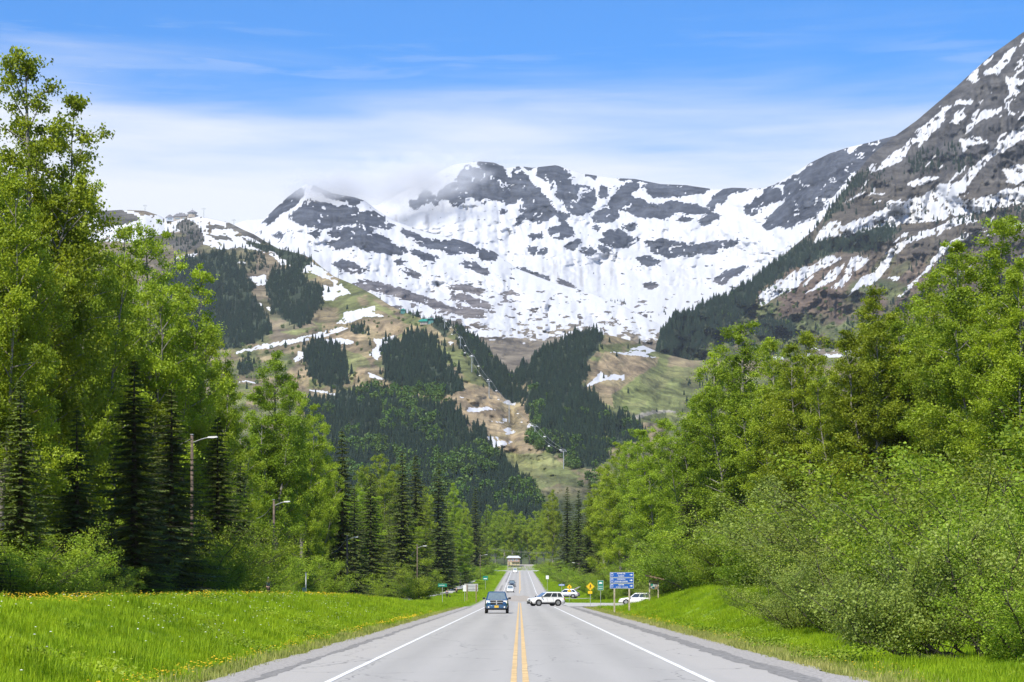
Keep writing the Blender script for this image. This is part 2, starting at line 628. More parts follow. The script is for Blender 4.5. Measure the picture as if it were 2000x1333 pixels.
M['asphalt'] = asphalt_mat('asphalt', (0.375, 0.36, 0.33), (0.41, 0.388, 0.352))
M['patch'] = plain('dark_asphalt', (0.215, 0.205, 0.19), 0.9, var=0.45, scale=5, bump=0.6)
M['gravel'] = plain('gravel', (0.33, 0.31, 0.285), 0.95, var=0.35, scale=9, bump=0.8)
M['pave_pale'] = plain('pale_paving', (0.42, 0.41, 0.38), 0.9, var=0.12, scale=0.7)

strip_road = strip('road', -6.05, 6.6, 12, 1086, 0.0, M['asphalt'], 14, 4.0)
tag(strip_road, 'pale grey two lane asphalt road running straight to the hill', None, None, 'structure')
o = strip('gravel_shoulder', -7.0, -5.9, 12, 265, -0.008, M['gravel'], 4, 0.5, 0.25, 3)
tag(o, 'gravel shoulder along the left edge of the road', None, None, 'structure')
o = strip('gravel_shoulder', 6.4, 7.7, 12, 262, -0.008, M['gravel'], 4, 0.5, 0.3, 4)
tag(o, 'gravel shoulder along the right edge of the road', None, None, 'structure')
o = strip('asphalt_edge', 6.05, 6.68, 12, 258, 0.004, M['patch'], 4, 0.4, 0.26, 8)
tag(o, 'crumbled dark asphalt strip at the right road edge', None, None, 'structure')
o = strip('asphalt_edge', -6.1, -5.83, 12, 262, 0.004, M['patch'], 3, 0.4, 0.2, 12)
tag(o, 'crumbled dark asphalt strip at the left road edge', None, None, 'structure')
for y0, y1, x0, x1, sd in ((560, 640, -5.5, -5.0, 21), (700, 1010, -4.9, -4.4, 22), (330, 420, 5.9, 6.5, 23)):
    o = strip('asphalt_patch', x0, x1, y0, y1, 0.004, M['patch'], 3, 2.0, 0.5, sd)
    tag(o, 'dark tar patch along the far road', None, None, 'structure')

for nm, x0, x1, ya, yb, m_ in (
        ('edge_line', -4.27, -4.12, 12, 262, 'line_white'), ('edge_line', 4.12, 4.27, 12, 256, 'line_white'),
        ('edge_line', -4.27, -4.12, 420, 1075, 'line_white'), ('edge_line', 4.12, 4.27, 410, 1070, 'line_white'),
        ('centre_line', -0.20, -0.07, 12, 330, 'line_yellow'), ('centre_line', 0.06, 0.20, 12, 322, 'line_yellow'),
        ('centre_line', -0.12, 0.06, 520, 1078, 'line_yellow'), ('centre_line', 0.16, 0.3, 560, 1078, 'line_yellow')):
    o = strip(nm, x0, x1, ya, yb, 0.008, M[m_], 2, 1.0, 0.012, 5)
    tag(o, None, None, None, 'structure')
# crossing line beyond the junction
cr = MB()
cr.add([(-4.0, 398, zr(398) + .008), (4.0, 398, zr(398) + .008), (4.0, 398.9, zr(398.9) + .008), (-4.0, 398.9, zr(398.9) + .008)], [(0, 1, 2, 3)])
tag(cr.build('crossing_line', M['line_white']), None, None, None, 'structure')
# brown worn patch in the junction
mb = MB()
pts = [(-2.4, 372), (-1.1, 350), (0.1, 346), (1.3, 352), (1.7, 400), (2.0, 440), (0.9, 470), (-0.2, 455), (-1.2, 470), (-2.2, 430)]
mb.add([(x, y, float(zr(y)) + .006) for x, y in pts], [tuple(range(len(pts)))])
M['worn'] = plain('worn_patch', (0.35, 0.31, 0.26), 0.9, var=0.2, scale=0.8)
tag(mb.build('worn_patch', M['worn']), None, None, None, 'structure')

# side road on the right at the junction, and the cross road at the far end
mb = MB()
n = 24
for i in range(n):
    x0, x1 = 6.0 + i * 1.9, 6.0 + (i + 1) * 1.9
    w0, w1 = 2.6 * math.exp(-(x0 - 6) / 4), 2.6 * math.exp(-(x1 - 6) / 4)
    za, zb = 0.03, 0.03
    mb.add([(x0, 266 - w0 * 3, za), (x1, 266 - w1 * 3, zb), (x1, 318 + w1 * 4, float(zr(318)) + .05), (x0, 318 + w0 * 4, float(zr(318)) + .05)], [(0, 1, 2, 3)])
tag(mb.build('side_road', M['pave_pale']), 'pale side road joining from the right', None, None, 'structure')
mb = MB()
mb.add([(-60, 1084, zr(1084) + .02), (60, 1084, zr(1084) + .02), (60, 1096, zr(1096) + .25), (-60, 1096, zr(1096) + .25)], [(0, 1, 2, 3)])
tag(mb.build('cross_road', M['pave_pale']), 'pale cross road where the far road ends', None, None, 'structure')
# bicycle path left
ys = np.arange(60, 760, 4.0)
cx = np.interp(ys, [60, 200, 330, 420, 480, 640, 760], [-17.8, -22.0, -21.5, -20.4, -19.5, -17.0, -14.5])
w = np.interp(ys, [60, 640], [1.4, 1.6])
v = []
for s_ in (-1, -0.3, 0.3, 1):
    X = cx + s_ * w
    v.append(np.stack([X, ys, np.maximum(ground_z(X, ys), ground_z(cx, ys)) + 0.05], -1))
o = put('bicycle_path', mesh_np('bicycle_path', np.concatenate(v), grid_faces(4, len(ys)), True), M['pave_pale'])
tag(o, 'pale paved path behind the left bank', None, None, 'structure')
# parking lot on the right where the silver car stands
mb = MB()
zl = 0.72
mb.add([(6.9, 352, zl - .1), (17, 350, zl), (17, 372, zl), (6.9, 374, zl - .1)], [(0, 1, 2, 3)])
tag(mb.build('parking_lot', M['gravel']), 'small grey parking lot beyond the junction', None, None, 'structure')

# ================================================================== MOUNTAINS


def layer(px0, px1, step, crest_pts, depth_pts, base_py, base_Y, q_pts, rows, namp, seed, gully=1.0, streak=0.0):
    px = np.arange(px0, px1 + .1, step)
    cpy = np.interp(px, [p[0] for p in crest_pts], [p[1] for p in crest_pts])
    cY = np.interp(px, [p[0] for p in depth_pts], [p[1] for p in depth_pts])
    k = np.hanning(41)
    cY = np.convolve(np.pad(cY, 20, mode='edge'), k / k.sum(), 'valid')
    s = np.linspace(0, 1, rows)
    qy = np.interp(s, [p[0] for p in q_pts], [p[1] for p in q_pts])
    k = np.hanning(31)
    qq = np.convolve(np.pad(qy, 15, mode='reflect', reflect_type='odd'), k / k.sum(), 'valid')
    PXg = np.repeat(px[:, None], rows, 1)
    Yg = base_Y + (cY[:, None] - base_Y) * qq[None, :]
    bp = np.full(px.shape, float(base_py)) if not hasattr(base_py, '__len__') else np.interp(px, [p[0] for p in base_py], [p[1] for p in base_py])
    bp = np.maximum(bp, cpy + 4)
    PYg = bp[:, None] + (cpy - bp)[:, None] * s[None, :]
    env = np.sin(np.pi * np.clip(s, 0, 1)) ** 0.6
    env = np.maximum(env, 0.10)[None, :]
    wx = PXg + 14 * fbm(PXg / 60, PYg / 60, seed + 3, 3)
    d = namp * (1.1 * fbm(PXg / 70, PYg / 48, seed, 5) + gully * 0.9 * (ridged(wx / 34, PYg / 90, seed + 9, 4) - .6) + 0.10 * fbm(PXg / 7, PYg / 7, seed + 21, 3))
    # nearer/farther displacement along the view as real relief of the slope
    d = d + streak * namp * (ridged((PXg + 9 * fbm(PXg / 40, PYg / 40, seed + 5, 3)) / 13, PYg / 75, seed + 33, 4) - .6)
    Yd = Yg + 9.0 * d * env
    PYd = PYg - 0.30 * d * env
    X = (PXg - VX) * Yd / F
    Z = EYE + (VY - PYd) * Yd / F
    # two rows behind the crest so that the ridge has a back side
    P = np.stack([X, Yd, Z], -1)
    back = []
    for dy, dz in ((60, 25), (400, 260), (900, 700)):
        b = P[:, -1].copy()
        b[:, 1] += dy
        b[:, 0] *= (b[:, 1] / P[:, -1, 1])
        b[:, 2] -= dz
        back.append(b)
    Pf = np.concatenate([P, np.stack(back, 1)], 1)
    px_ = VX + Pf[..., 0] * F / Pf[..., 1]
    py_ = VY - (Pf[..., 2] - EYE) * F / Pf[..., 1]
    py_[:, rows:] = py_[:, rows - 1:rows]
    return dict(P=Pf, px=px_, py=py_, cols=px, rows=rows)


def on_layer(L, px, py):
    i = np.clip(int(round((px - L['cols'][0]) / (L['cols'][1] - L['cols'][0]))), 0, len(L['cols']) - 1)
    r = L['rows']
    yy = L['py'][i, :r]
    o_ = np.argsort(yy)
    t = np.interp(py, yy[o_], o_.astype(float))
    a = int(t)
    b = min(a + 1, r - 1)
    p = L['P'][i, a] * (1 - (t - a)) + L['P'][i, b] * (t - a)
    return p


def Zm(x0, y0, k):
    return lambda pts: [(x0 + k * a, y0 + k * b) for a, b in pts]


Z1 = Zm(160, 280, .3)
Z2 = Zm(700, 280, .35)
Z3 = Zm(1300, 40, .495)
Z4 = Zm(400, 560, .33)
Z5 = Zm(850, 560, .33)
Z6 = Zm(860, 680, .1876)

crest_A = [(330, 470), (420, 450), (480, 430), (560, 425), (640, 412), (700, 402), (740, 400), (780, 378), (820, 358), (850, 340), (885, 322), (930, 315), (965, 318), (990, 328), (1015, 325), (1040, 328), (1085, 323), (1110, 330), (1140, 340), (1200, 348), (1240, 350), (1290, 360), (1340, 362), (1380, 368), (1400, 371), (1430, 367), (1465, 368), (1490, 368), (1510, 362), (1540, 345), (1580, 320), (1620, 300), (1660, 287), (1700, 278), (1745, 266), (1800, 262), (1900, 270), (2050, 300)]
LA = layer(330, 1960, 2.6, crest_A, [(330, 5400), (930, 5500), (1200, 5600), (1400, 5500), (1600, 5000), (1960, 4900)], 730, 2950,
           [(0, 0), (.12, .10), (.3, .42), (.45, .63), (.65, .80), (1, 1)], 250, 12.0, 41, 1.0, .12)
crest_A2 = [(380, 560), (440, 520), (480, 470), (500, 447), (520, 424), (540, 405), (570, 378), (598, 360), (612, 362), (630, 370), (650, 378), (690, 385), (712, 392), (735, 410), (770, 432), (830, 453), (900, 470), (965, 492), (1010, 525), (1080, 552), (1160, 575), (1220, 600), (1300, 640)]
LB2 = layer(380, 1300, 2.6, crest_A2, [(380, 4300), (600, 4700), (970, 4200), (1300, 3500)], 740, 2900,
            [(0, 0), (.2, .2), (.6, .62), (1, 1)], 180, 11.0, 51, 1.0, .22)
crest_B = [(1262, 735), (1275, 715), (1283, 690), (1290, 655), (1320, 622), (1380, 597), (1450, 566), (1500, 528), (1540, 490), (1590, 449), (1620, 410), (1660, 354), (1700, 305), (1745, 268), (1790, 236), (1830, 202), (1870, 168), (1900, 140), (1940, 105), (2000, 62), (2060, 15), (2200, -60)]
LB = layer(1262, 2200, 2.4, crest_B, [(1262, 2900), (1300, 3050), (1500, 3500), (1745, 4300), (2000, 4300), (2200, 4200)], 770, 2900,
           [(0, 0), (.3, .3), (.6, .62), (1, 1)], 250, 13.0, 61, 1.0, .5)
crest_C = [(-260, 420), (0, 440), (60, 432), (150, 425), (190, 413), (241, 410), (283, 412), (310, 421), (322, 427), (352, 420), (376, 419), (409, 426), (445, 434), (475, 449), (496, 458), (520, 473), (544, 486), (589, 497), (610, 506), (628, 522), (652, 540), (688, 555), (730, 576), (760, 596), (790, 610), (830, 624), (870, 632), (893, 640), (930, 668), (962, 700), (985, 728), (1002, 742), (1020, 722), (1045, 700), (1090, 674), (1130, 655), (1165, 652), (1200, 657), (1240, 668), (1290, 690), (1350, 704), (1450, 705), (1600, 700), (2000, 680), (2260, 660)]
LC = layer(-260, 2260, 2.8, crest_C, [(-260, 3700), (376, 3650), (500, 3450), (690, 3000), (830, 2650), (1000, 2380), (1150, 2650), (1290, 2800), (2260, 2900)], 1114, 1300,
           [(0, 0), (.3, .28), (.6, .60), (1, 1)], 250, 7.0, 71, 0.7)

ROCK_A = [Z2(p) for p in (
    [(390, 310), (430, 300), (560, 190), (590, 140), (680, 140), (740, 190), (800, 230), (860, 280), (870, 330), (840, 350), (790, 310), (740, 310), (690, 340), (640, 300), (610, 290), (560, 345), (520, 340), (480, 300), (440, 340), (380, 320), (340, 350), (300, 360), (295, 330), (350, 310), (360, 270), (385, 255), (400, 290)],
    [(665, 100), (760, 100), (810, 150), (850, 210), (860, 260), (800, 200), (770, 190), (740, 165), (700, 140)],
    [(880, 135), (910, 150), (960, 220), (1010, 270), (1060, 330), (1105, 380), (1105, 410), (1060, 415), (1000, 390), (960, 400), (900, 370), (930, 330), (880, 300), (860, 270), (865, 200)],
    [(1010, 140), (1095, 115), (1140, 150), (1150, 180), (1100, 215), (1040, 215), (1005, 180)],
    [(1090, 225), (1160, 240), (1220, 235), (1300, 260), (1330, 310), (1320, 370), (1250, 400), (1180, 390), (1140, 320), (1100, 290)],
    [(1150, 190), (1190, 200), (1170, 240), (1120, 215)], [(1360, 240), (1390, 260), (1395, 300), (1350, 295)],
    [(1480, 230), (1540, 220), (1570, 240), (1560, 260), (1500, 270), (1520, 300), (1600, 320), (1660, 350), (1750, 330), (1830, 340), (1900, 360), (1960, 350), (1990, 300), (2010, 290), (2000, 330), (1960, 380), (1880, 395), (1790, 380), (1700, 415), (1600, 405), (1540, 400), (1500, 370), (1430, 370), (1450, 420), (1400, 440), (1320, 440), (1300, 410), (1380, 370), (1420, 310), (1450, 270)],
    [(1600, 235), (1700, 230), (1800, 235), (1940, 245), (1940, 270), (1840, 260), (1790, 290), (1690, 300), (1640, 290), (1600, 250)],
    [(1075, 480), (1150, 445), (1200, 480), (1200, 505), (1130, 530), (1075, 515)], [(945, 520), (1020, 505), (1025, 515), (970, 530)],
    [(950, 585), (1050, 595), (1050, 618), (980, 612)], [(1240, 590), (1300, 590), (1325, 610), (1280, 628)],
    [(1345, 545), (1400, 530), (1375, 495), (1460, 485), (1500, 520), (1570, 535), (1560, 545), (1490, 580), (1400, 570)],
    [(1605, 540), (1650, 560), (1700, 545), (1760, 550), (1840, 570), (1920, 565), (2010, 550), (2010, 600), (1880, 620), (1760, 635), (1700, 625), (1640, 600)],
    [(1475, 470), (1540, 450), (1560, 465), (1520, 483)], [(1560, 640), (1610, 630), (1690, 665), (1660, 680), (1600, 680)],
    [(1160, 575), (1220, 530), (1230, 555), (1190, 600)], [(1345, 590), (1380, 583), (1405, 600), (1370, 610)],
    [(795, 370), (825, 374), (800, 392)], [(875, 430), (920, 395), (1050, 410), (1060, 430), (1010, 445), (930, 420), (890, 450)],
    [(1900, 420), (1960, 395), (2010, 400), (2010, 430), (1930, 455)], [(1115, 400), (1150, 385), (1170, 410), (1140, 437)],
    [(1310, 475), (1345, 470), (1340, 495)], [(1780, 430), (1820, 410), (1860, 425), (1830, 440)],
    [(775, 725), (880, 700), (960, 715), (1050, 740), (1060, 775), (1000, 780), (900, 750), (820, 745)],
    [(1590, 790), (1640, 775), (1680, 790), (1640, 805)], [(1100, 828), (1160, 822), (1165, 842), (1100, 844)], [(1120, 772), (1200, 788), (1205, 805), (1130, 797)],
    [(1460, 200), (1500, 185), (1600, 205), (1700, 230), (1560, 205)], [(910, 125), (1000, 125), (960, 138)], [(1150, 150), (1190, 170), (1170, 180)], [(1270, 180), (1310, 170), (1320, 195)])]
ROCK_A += [Z3(p) for p in (
    [(320, 740), (400, 660), (470, 640), (540, 600), (600, 545), (700, 510), (730, 540), (690, 600), (720, 610), (690, 650), (650, 700), (620, 740), (590, 760), (595, 780), (520, 800), (480, 820), (400, 820), (400, 780), (440, 740), (490, 700), (550, 660), (500, 690), (420, 710), (360, 760), (330, 770)],
    [(0, 880), (60, 880), (150, 900), (220, 875), (290, 868), (270, 885), (150, 915), (50, 930), (0, 935)], [(190, 1030), (240, 990), (325, 970), (290, 1000), (220, 1040)],
    [(200, 690), (250, 660), (340, 665), (260, 680), (220, 720)], [(130, 790), (180, 770), (215, 770), (170, 800)], [(0, 642), (60, 640), (160, 665), (100, 685), (0, 690)],
    [(740, 520), (800, 480), (890, 455), (940, 470), (860, 520), (780, 590), (720, 600)])]
ROCK_A2 = [Z1(p) for p in (
    [(1190, 520), (1290, 400), (1390, 320), (1440, 285), (1420, 350), (1380, 400), (1300, 450), (1240, 500)],
    [(1360, 480), (1400, 440), (1460, 400), (1460, 370), (1560, 400), (1640, 420), (1800, 430), (1790, 450), (1700, 470), (1840, 500), (1700, 530), (1640, 545), (1560, 555), (1480, 530), (1420, 520)],
    [(1840, 470), (1900, 450), (1980, 500), (2000, 540), (1900, 560), (1820, 580), (1600, 600), (1640, 570), (1780, 560), (1850, 510)],
    [(1600, 660), (1650, 640), (1720, 600), (1820, 585), (1950, 610), (2000, 640), (2000, 700), (1920, 680), (1860, 700), (1780, 660), (1700, 680)],
    [(1480, 290), (1560, 300), (1700, 340), (1830, 355), (1780, 400), (1700, 370), (1590, 340)], [(1630, 790), (1700, 765), (1800, 800), (1850, 835), (1750, 832), (1660, 812)],
    [(1260, 590), (1300, 585), (1290, 605)], [(1480, 590), (1540, 570), (1530, 600)], [(1330, 560), (1390, 575), (1340, 565)])]
ROCK_A2 += [Z2(p) for p in (
    [(0, 400), (60, 385), (130, 420), (190, 460), (140, 470), (70, 480), (0, 480)], [(0, 500), (60, 505), (150, 530), (180, 575), (250, 590), (255, 615), (170, 610), (100, 600), (40, 590), (0, 570)],
    [(235, 475), (300, 505), (370, 540), (470, 550), (560, 540), (640, 575), (680, 600), (600, 605), (520, 610), (440, 590), (380, 575), (310, 540), (250, 500)],
    [(690, 595), (775, 625), (760, 645), (690, 640)], [(290, 605), (350, 600), (400, 630), (440, 650), (380, 650)], [(580, 665), (640, 670), (720, 715), (730, 730), (650, 710)],
    [(500, 880), (560, 850), (650, 865), (700, 890), (750, 920), (620, 895), (560, 865)], [(0, 770), (120, 790), (260, 830), (420, 880), (520, 930), (640, 930), (720, 945), (600, 960), (480, 930), (330, 880), (150, 830), (0, 800)],
    [(240, 705), (320, 720), (350, 745), (290, 735)], [(210, 660), (235, 650), (265, 672), (220, 672)], [(480, 800), (620, 800), (720, 830), (600, 820)])]
SNOW_B = [Z3(p) for p in (
    [(1250, 205), (1290, 180), (1330, 150), (1380, 95), (1385, 120), (1350, 165), (1310, 215)],
    [(1345, 220), (1430, 235), (1430, 250), (1380, 260), (1400, 275), (1360, 310), (1355, 355), (1395, 365), (1355, 375), (1340, 340), (1350, 280)],
    [(985, 440), (1040, 390), (1100, 350), (1150, 315), (1210, 310), (1200, 330), (1150, 330), (1110, 370), (1080, 420), (1040, 445), (1000, 470)],
    [(1185, 420), (1220, 390), (1250, 355), (1325, 345), (1310, 375), (1240, 400), (1190, 440)], [(1130, 370), (1180, 365), (1190, 380), (1160, 410), (1125, 400)],
    [(1440, 390), (1440, 450), (1350, 510), (1290, 540), (1240, 590), (1200, 650), (1160, 690), (1180, 720), (1290, 690), (1440, 640), (1440, 720), (1300, 740), (1180, 770), (1050, 790), (960, 800), (880, 820), (760, 840), (640, 860), (580, 890), (590, 860), (640, 800), (680, 790), (690, 810), (760, 790), (850, 750), (880, 710), (950, 710), (1000, 700), (1100, 650), (1150, 640), (1200, 590), (1270, 530), (1330, 470)],
    [(830, 590), (870, 540), (950, 480), (1040, 450), (1030, 470), (960, 500), (930, 560), (860, 590), (800, 600)], [(1160, 470), (1230, 460), (1280, 485), (1200, 495), (1170, 520)],
    [(705, 720), (760, 680), (790, 670), (740, 710)], [(790, 690), (880, 680), (850, 692)], [(950, 650), (1000, 625), (1080, 615), (1070, 630), (980, 660)],
    [(370, 1080), (420, 1040), (500, 1000), (560, 970), (650, 935), (700, 940), (640, 970), (570, 1000), (520, 1050), (440, 1090), (380, 1130)],
    [(540, 1085), (600, 1040), (680, 970), (720, 960), (690, 1000), (620, 1050)], [(650, 1060), (720, 990), (740, 930), (800, 940), (730, 1010), (690, 1060)],
    [(720, 1085), (760, 1030), (840, 970), (880, 920), (930, 870), (1000, 840), (1100, 800), (1200, 770), (1230, 790), (1090, 830), (980, 870), (920, 910), (880, 980), (830, 1030), (760, 1060)],
    [(905, 1090), (1000, 1010), (1060, 940), (1100, 880), (1200, 840), (1260, 830), (1200, 870), (1110, 910), (1060, 960), (1030, 1000), (950, 1070)],
    [(1110, 1040), (1180, 970), (1220, 970), (1150, 1020)], [(1380, 800), (1440, 785), (1440, 820), (1260, 850)], [(860, 1020), (925, 1010), (920, 1030)],
    [(1200, 200), (1235, 180), (1220, 205)], [(1225, 325), (1255, 308), (1240, 330)], [(1330, 590), (1440, 560), (1440, 640), (1350, 640)])]
SNOW_C = [Z1(p) for p in (
    [(-600, 440), (150, 480), (270, 430), (330, 440), (380, 470), (500, 470), (640, 470), (760, 475), (860, 480), (980, 520), (1080, 585), (1150, 645), (1220, 690), (1350, 740), (1420, 780), (1380, 800), (1300, 790), (1220, 730), (1140, 690), (1050, 680), (900, 690), (800, 660), (740, 600), (640, 570), (560, 590), (480, 600), (300, 650), (200, 640), (-600, 700)],
    [(600, 750), (760, 710), (740, 730), (620, 760)], [(1080, 870), (1200, 860), (1210, 920), (1150, 925), (1100, 890)], [(1010, 765), (1070, 762), (1060, 780), (1015, 780)],
    [(1480, 760), (1560, 810), (1640, 880), (1760, 980), (1660, 1000), (1640, 1030), (1580, 1020), (1560, 980), (1560, 920), (1640, 940), (1640, 900), (1520, 850), (1430, 840)],
    [(1660, 1180), (1720, 1100), (1830, 1080), (1900, 1060), (1910, 1110), (1975, 1130), (1840, 1140), (1740, 1170)],
    [(1000, 1362), (1140, 1322), (1300, 1287), (1500, 1245), (1700, 1195), (1740, 1210), (1560, 1262), (1400, 1300), (1200, 1335), (1000, 1372)],
    [(1530, 1280), (1680, 1270), (1770, 1290), (1760, 1310), (1560, 1310)], [(1195, 1060), (1265, 1080), (1230, 1102)], [(1150, 1035), (1180, 1050), (1160, 1060)], [(1185, 1150), (1220, 1150), (1210, 1170)])]
SNOW_C += [Z4(p) for p in (
    [(1000, 310), (1130, 290), (1090, 330), (1050, 360), (1020, 440), (980, 400), (1010, 360)], [(965, 505), (1060, 540), (1040, 550), (990, 535)],
    [(600, 612), (770, 630), (770, 640), (680, 634)], [(205, 557), (310, 565), (310, 573), (205, 567)], [(520, 430), (560, 380), (610, 390), (560, 440), (540, 460)], [(1430, 315), (1480, 335), (1450, 345)])]
SNOW_C += [Z6(p) for p in (
    [(285, 640), (300, 615), (500, 620), (570, 645), (440, 650), (400, 670), (280, 670)], [(645, 570), (710, 540), (780, 560), (790, 600), (700, 585)],
    [(650, 845), (710, 825), (760, 850), (800, 880), (650, 910), (700, 880)], [(480, 925), (600, 925), (610, 960), (750, 965), (740, 985), (620, 1030), (510, 1045), (520, 980)],
    [(885, 800), (940, 775), (960, 810), (900, 835)], [(645, 735), (695, 732), (695, 768), (650, 765)], [(200, 510), (270, 520), (230, 532)], [(530, 768), (670, 780), (640, 790)])]
SNOW_C += [Z5(p) for p in (
    [(1000, 385), (1130, 390), (1160, 370), (1240, 345), (1320, 345), (1320, 375), (1250, 400), (1310, 420), (1150, 405)], [(890, 590), (960, 530), (990, 495), (1000, 525), (1125, 520), (1120, 550), (1000, 555), (930, 585)],
    [(905, 620), (940, 625), (910, 640)])]
GRASS_C = [Z5(p) for p in (
    [(1040, 640), (1300, 470), (1560, 480), (1700, 560), (1700, 840), (1300, 800), (1200, 760), (1060, 700)], [(330, 980), (560, 990), (700, 1000), (860, 1130), (620, 1200), (400, 1060)], [(0, 330), (160, 400), (220, 520), (60, 450)])]
GRASS_C += [Z4(p) for p in ([(820, 370), (960, 420), (990, 480), (900, 480), (860, 600), (840, 480)], [(900, 30), (1000, 90), (1120, 150), (1140, 190), (1010, 130)], [(430, 270), (650, 240), (560, 290)], [(200, 520), (330, 490), (330, 540)])]
ROAD_C = [Z5([(1170, 765), (1290, 735), (1420, 735), (1420, 750), (1300, 752), (1230, 775), (1180, 785)])]
BRUSH_TOP_C = [Z1(p) for p in ([(240, 600), (380, 540), (350, 560), (260, 620)], [(600, 540), (680, 490), (760, 540), (810, 630), (740, 690), (640, 720), (560, 640), (680, 600)], [(800, 540), (900, 530), (960, 560), (830, 560)], [(930, 510), (1010, 540), (1120, 600), (1200, 640), (1150, 640), (1050, 600), (940, 550)], [(800, 590), (950, 610), (1010, 640), (880, 630)], [(100, 430), (240, 430), (380, 490), (350, 510), (230, 540), (100, 520)], [(1020, 610), (1140, 660), (1080, 660)])]


def warp(L, k=6.0, sc=14.0, seed=1):
    return L['px'] + k * fbm(L['px'] / sc, L['py'] / sc, seed, 4), L['py'] + 0.7 * k * fbm(L['px'] / sc, L['py'] / sc, seed + 77, 4)


def poly_any(px, py, polys):
    r = np.zeros(px.shape, bool)
    for p in polys:
        r |= inpoly(px, py, p)
    return r


def mixc(c, mask, col):
    m = np.asarray(mask, float)[..., None]
    return c * (1 - m) + np.array(col) * m


rock_c, brush_c, tan_c, green_c = (0.055, 0.061, 0.076), (0.13, 0.105, 0.085), (0.215, 0.175, 0.10), (0.10, 0.135, 0.04)
# --- cirque
wx, wy = warp(LA, 6, 16, 101)
sx_ = LA['px'] + 0.5 * LA['py'] + 14 * fbm(LA['px'] / 18, LA['py'] / 18, 104, 3)
wx = wx + 3.5 * fbm(sx_ / 5, LA['py'] / 14, 102, 4)
wy = wy + 5 * fbm(sx_ / 6, LA['py'] / 16, 103, 4)
rk = poly_any(wx, wy, ROCK_A)
for dx_, dy_ in ((4, 0), (-4, 0), (0, 3), (0, -3)):
    rk |= poly_any(wx + dx_, wy + dy_, ROCK_A)
n_ = fbm(LA['px'] / 14, LA['py'] / 5, 111, 5)
low = sm(LA['py'], 545, 660)
sp_ = n_ > (0.62 - 0.46 * low * (0.5 + 0.9 * vnoise(LA['px'] / 70, LA['py'] / 40, 15)))
streak = (fbm(LA['px'] / 9, LA['py'] / 60, 117, 4) > 0.40) & (LA['py'] > 420) & (LA['py'] < 560) & (vnoise(LA['px'] / 90, LA['py'] / 60, 19) > 0.72)
hole = (fbm(sx_ / 7, LA['py'] / 14, 118, 4) > 0.47)
LA['snow'] = 1.0 - np.maximum((rk & ~hole) * 1.0, sp_ * 0.95)
lowcut = sm(LA['py'] + 18 * fbm(LA['px'] / 20, LA['py'] / 8, 116, 4), 652, 676) * sm(LA['px'], 1180, 1120)
LA['snow'] = LA['snow'] * (1 - lowcut)
LA['dirt'] = streak * 0.5 + 0.25 * sm(fbm(LA['px'] / 16, LA['py'] / 60, 13, 4), 0.15, 0.5) * sm(LA['py'], 400, 540)
c = np.zeros(LA['px'].shape + (3,)) + np.array(rock_c)
c = mixc(c, sm(LA['py'], 520, 600), (0.125, 0.11, 0.105))
c = mixc(c, sm(LA['py'], 600, 670) * 0.8, (0.16, 0.135, 0.095))
LA['col'] = c
# --- left sub-peak ridge
wx, wy = warp(LB2, 5, 14, 131)
sx_ = LB2['px'] - 0.4 * LB2['py'] + 14 * fbm(LB2['px'] / 18, LB2['py'] / 18, 134, 3)
wx = wx + 3.5 * fbm(sx_ / 5, LB2['py'] / 14, 132, 4)
wy = wy + 4 * fbm(sx_ / 6, LB2['py'] / 16, 133, 4)
rk = poly_any(wx, wy, ROCK_A2)
for dx_, dy_ in ((5, 0), (-5, 0), (0, 4), (0, -4)):
    rk |= poly_any(wx + dx_, wy + dy_, ROCK_A2)
n_ = fbm(LB2['px'] / 13, LB2['py'] / 5, 141, 5)
low = sm(LB2['py'], 500, 650)
sp_ = n_ > (0.55 - 0.40 * low * (0.4 + vnoise(LB2['px'] / 70, LB2['py'] / 40, 16)))
hole = fbm(sx_ / 7, LB2['py'] / 12, 148, 4) > 0.5
LB2['snow'] = 1.0 - np.maximum((rk & ~hole) * 1.0, sp_ * 0.95)
lowcut = sm(LB2['py'] + 18 * fbm(LB2['px'] / 20, LB2['py'] / 8, 116, 4), 650, 675)
LB2['snow'] = LB2['snow'] * (1 - lowcut)
LB2['dirt'] = 0.2 * sm(fbm(LB2['px'] / 16, LB2['py'] / 40, 14, 4), 0.2, 0.5)
c = np.zeros(LB2['px'].shape + (3,)) + np.array(rock_c)
c = mixc(c, sm(LB2['py'], 500, 580), (0.12, 0.11, 0.11))
LB2['col'] = mixc(c, sm(LB2['py'], 590, 660) * .8, (0.16, 0.135, 0.095))
# --- right mountain
wx, wy = warp(LB, 7, 18, 151)
wx = wx + 4 * fbm((LB['px'] + LB['py']) / 6, (LB['py'] - LB['px']) / 30, 152, 3)
wy = wy + 4 * fbm((LB['px'] + LB['py']) / 6, (LB['py'] - LB['px']) / 30, 153, 3)
sn = poly_any(wx, wy, SNOW_B)
nB = fbm((LB['px'] + LB['py']) / 16, (LB['py'] - LB['px']) / 60, 161, 5)
spk = fbm(LB['px'] / 7, LB['py'] / 7, 164, 4)
LB['snow'] = np.maximum(sn & (spk < 0.38), (nB > 0.46) & (LB['py'] < 560)) * 1.0
LB['dirt'] = 0.1 * sm(nB, 0, 0.5)
c = np.zeros(LB['px'].shape + (3,)) + np.array((0.070, 0.067, 0.065))
c = mixc(c, sm(LB['py'], 300, 420), (0.088, 0.076, 0.060))
c = mixc(c, sm(LB['py'], 470, 560), (0.125, 0.092, 0.068))
gr = sm(fbm(LB['px'] / 60, LB['py'] / 40, 171, 4) + (LB['py'] - 590) / 160, -0.05, 0.4)
c = mixc(c, gr * 0.9, (0.09, 0.11, 0.04))
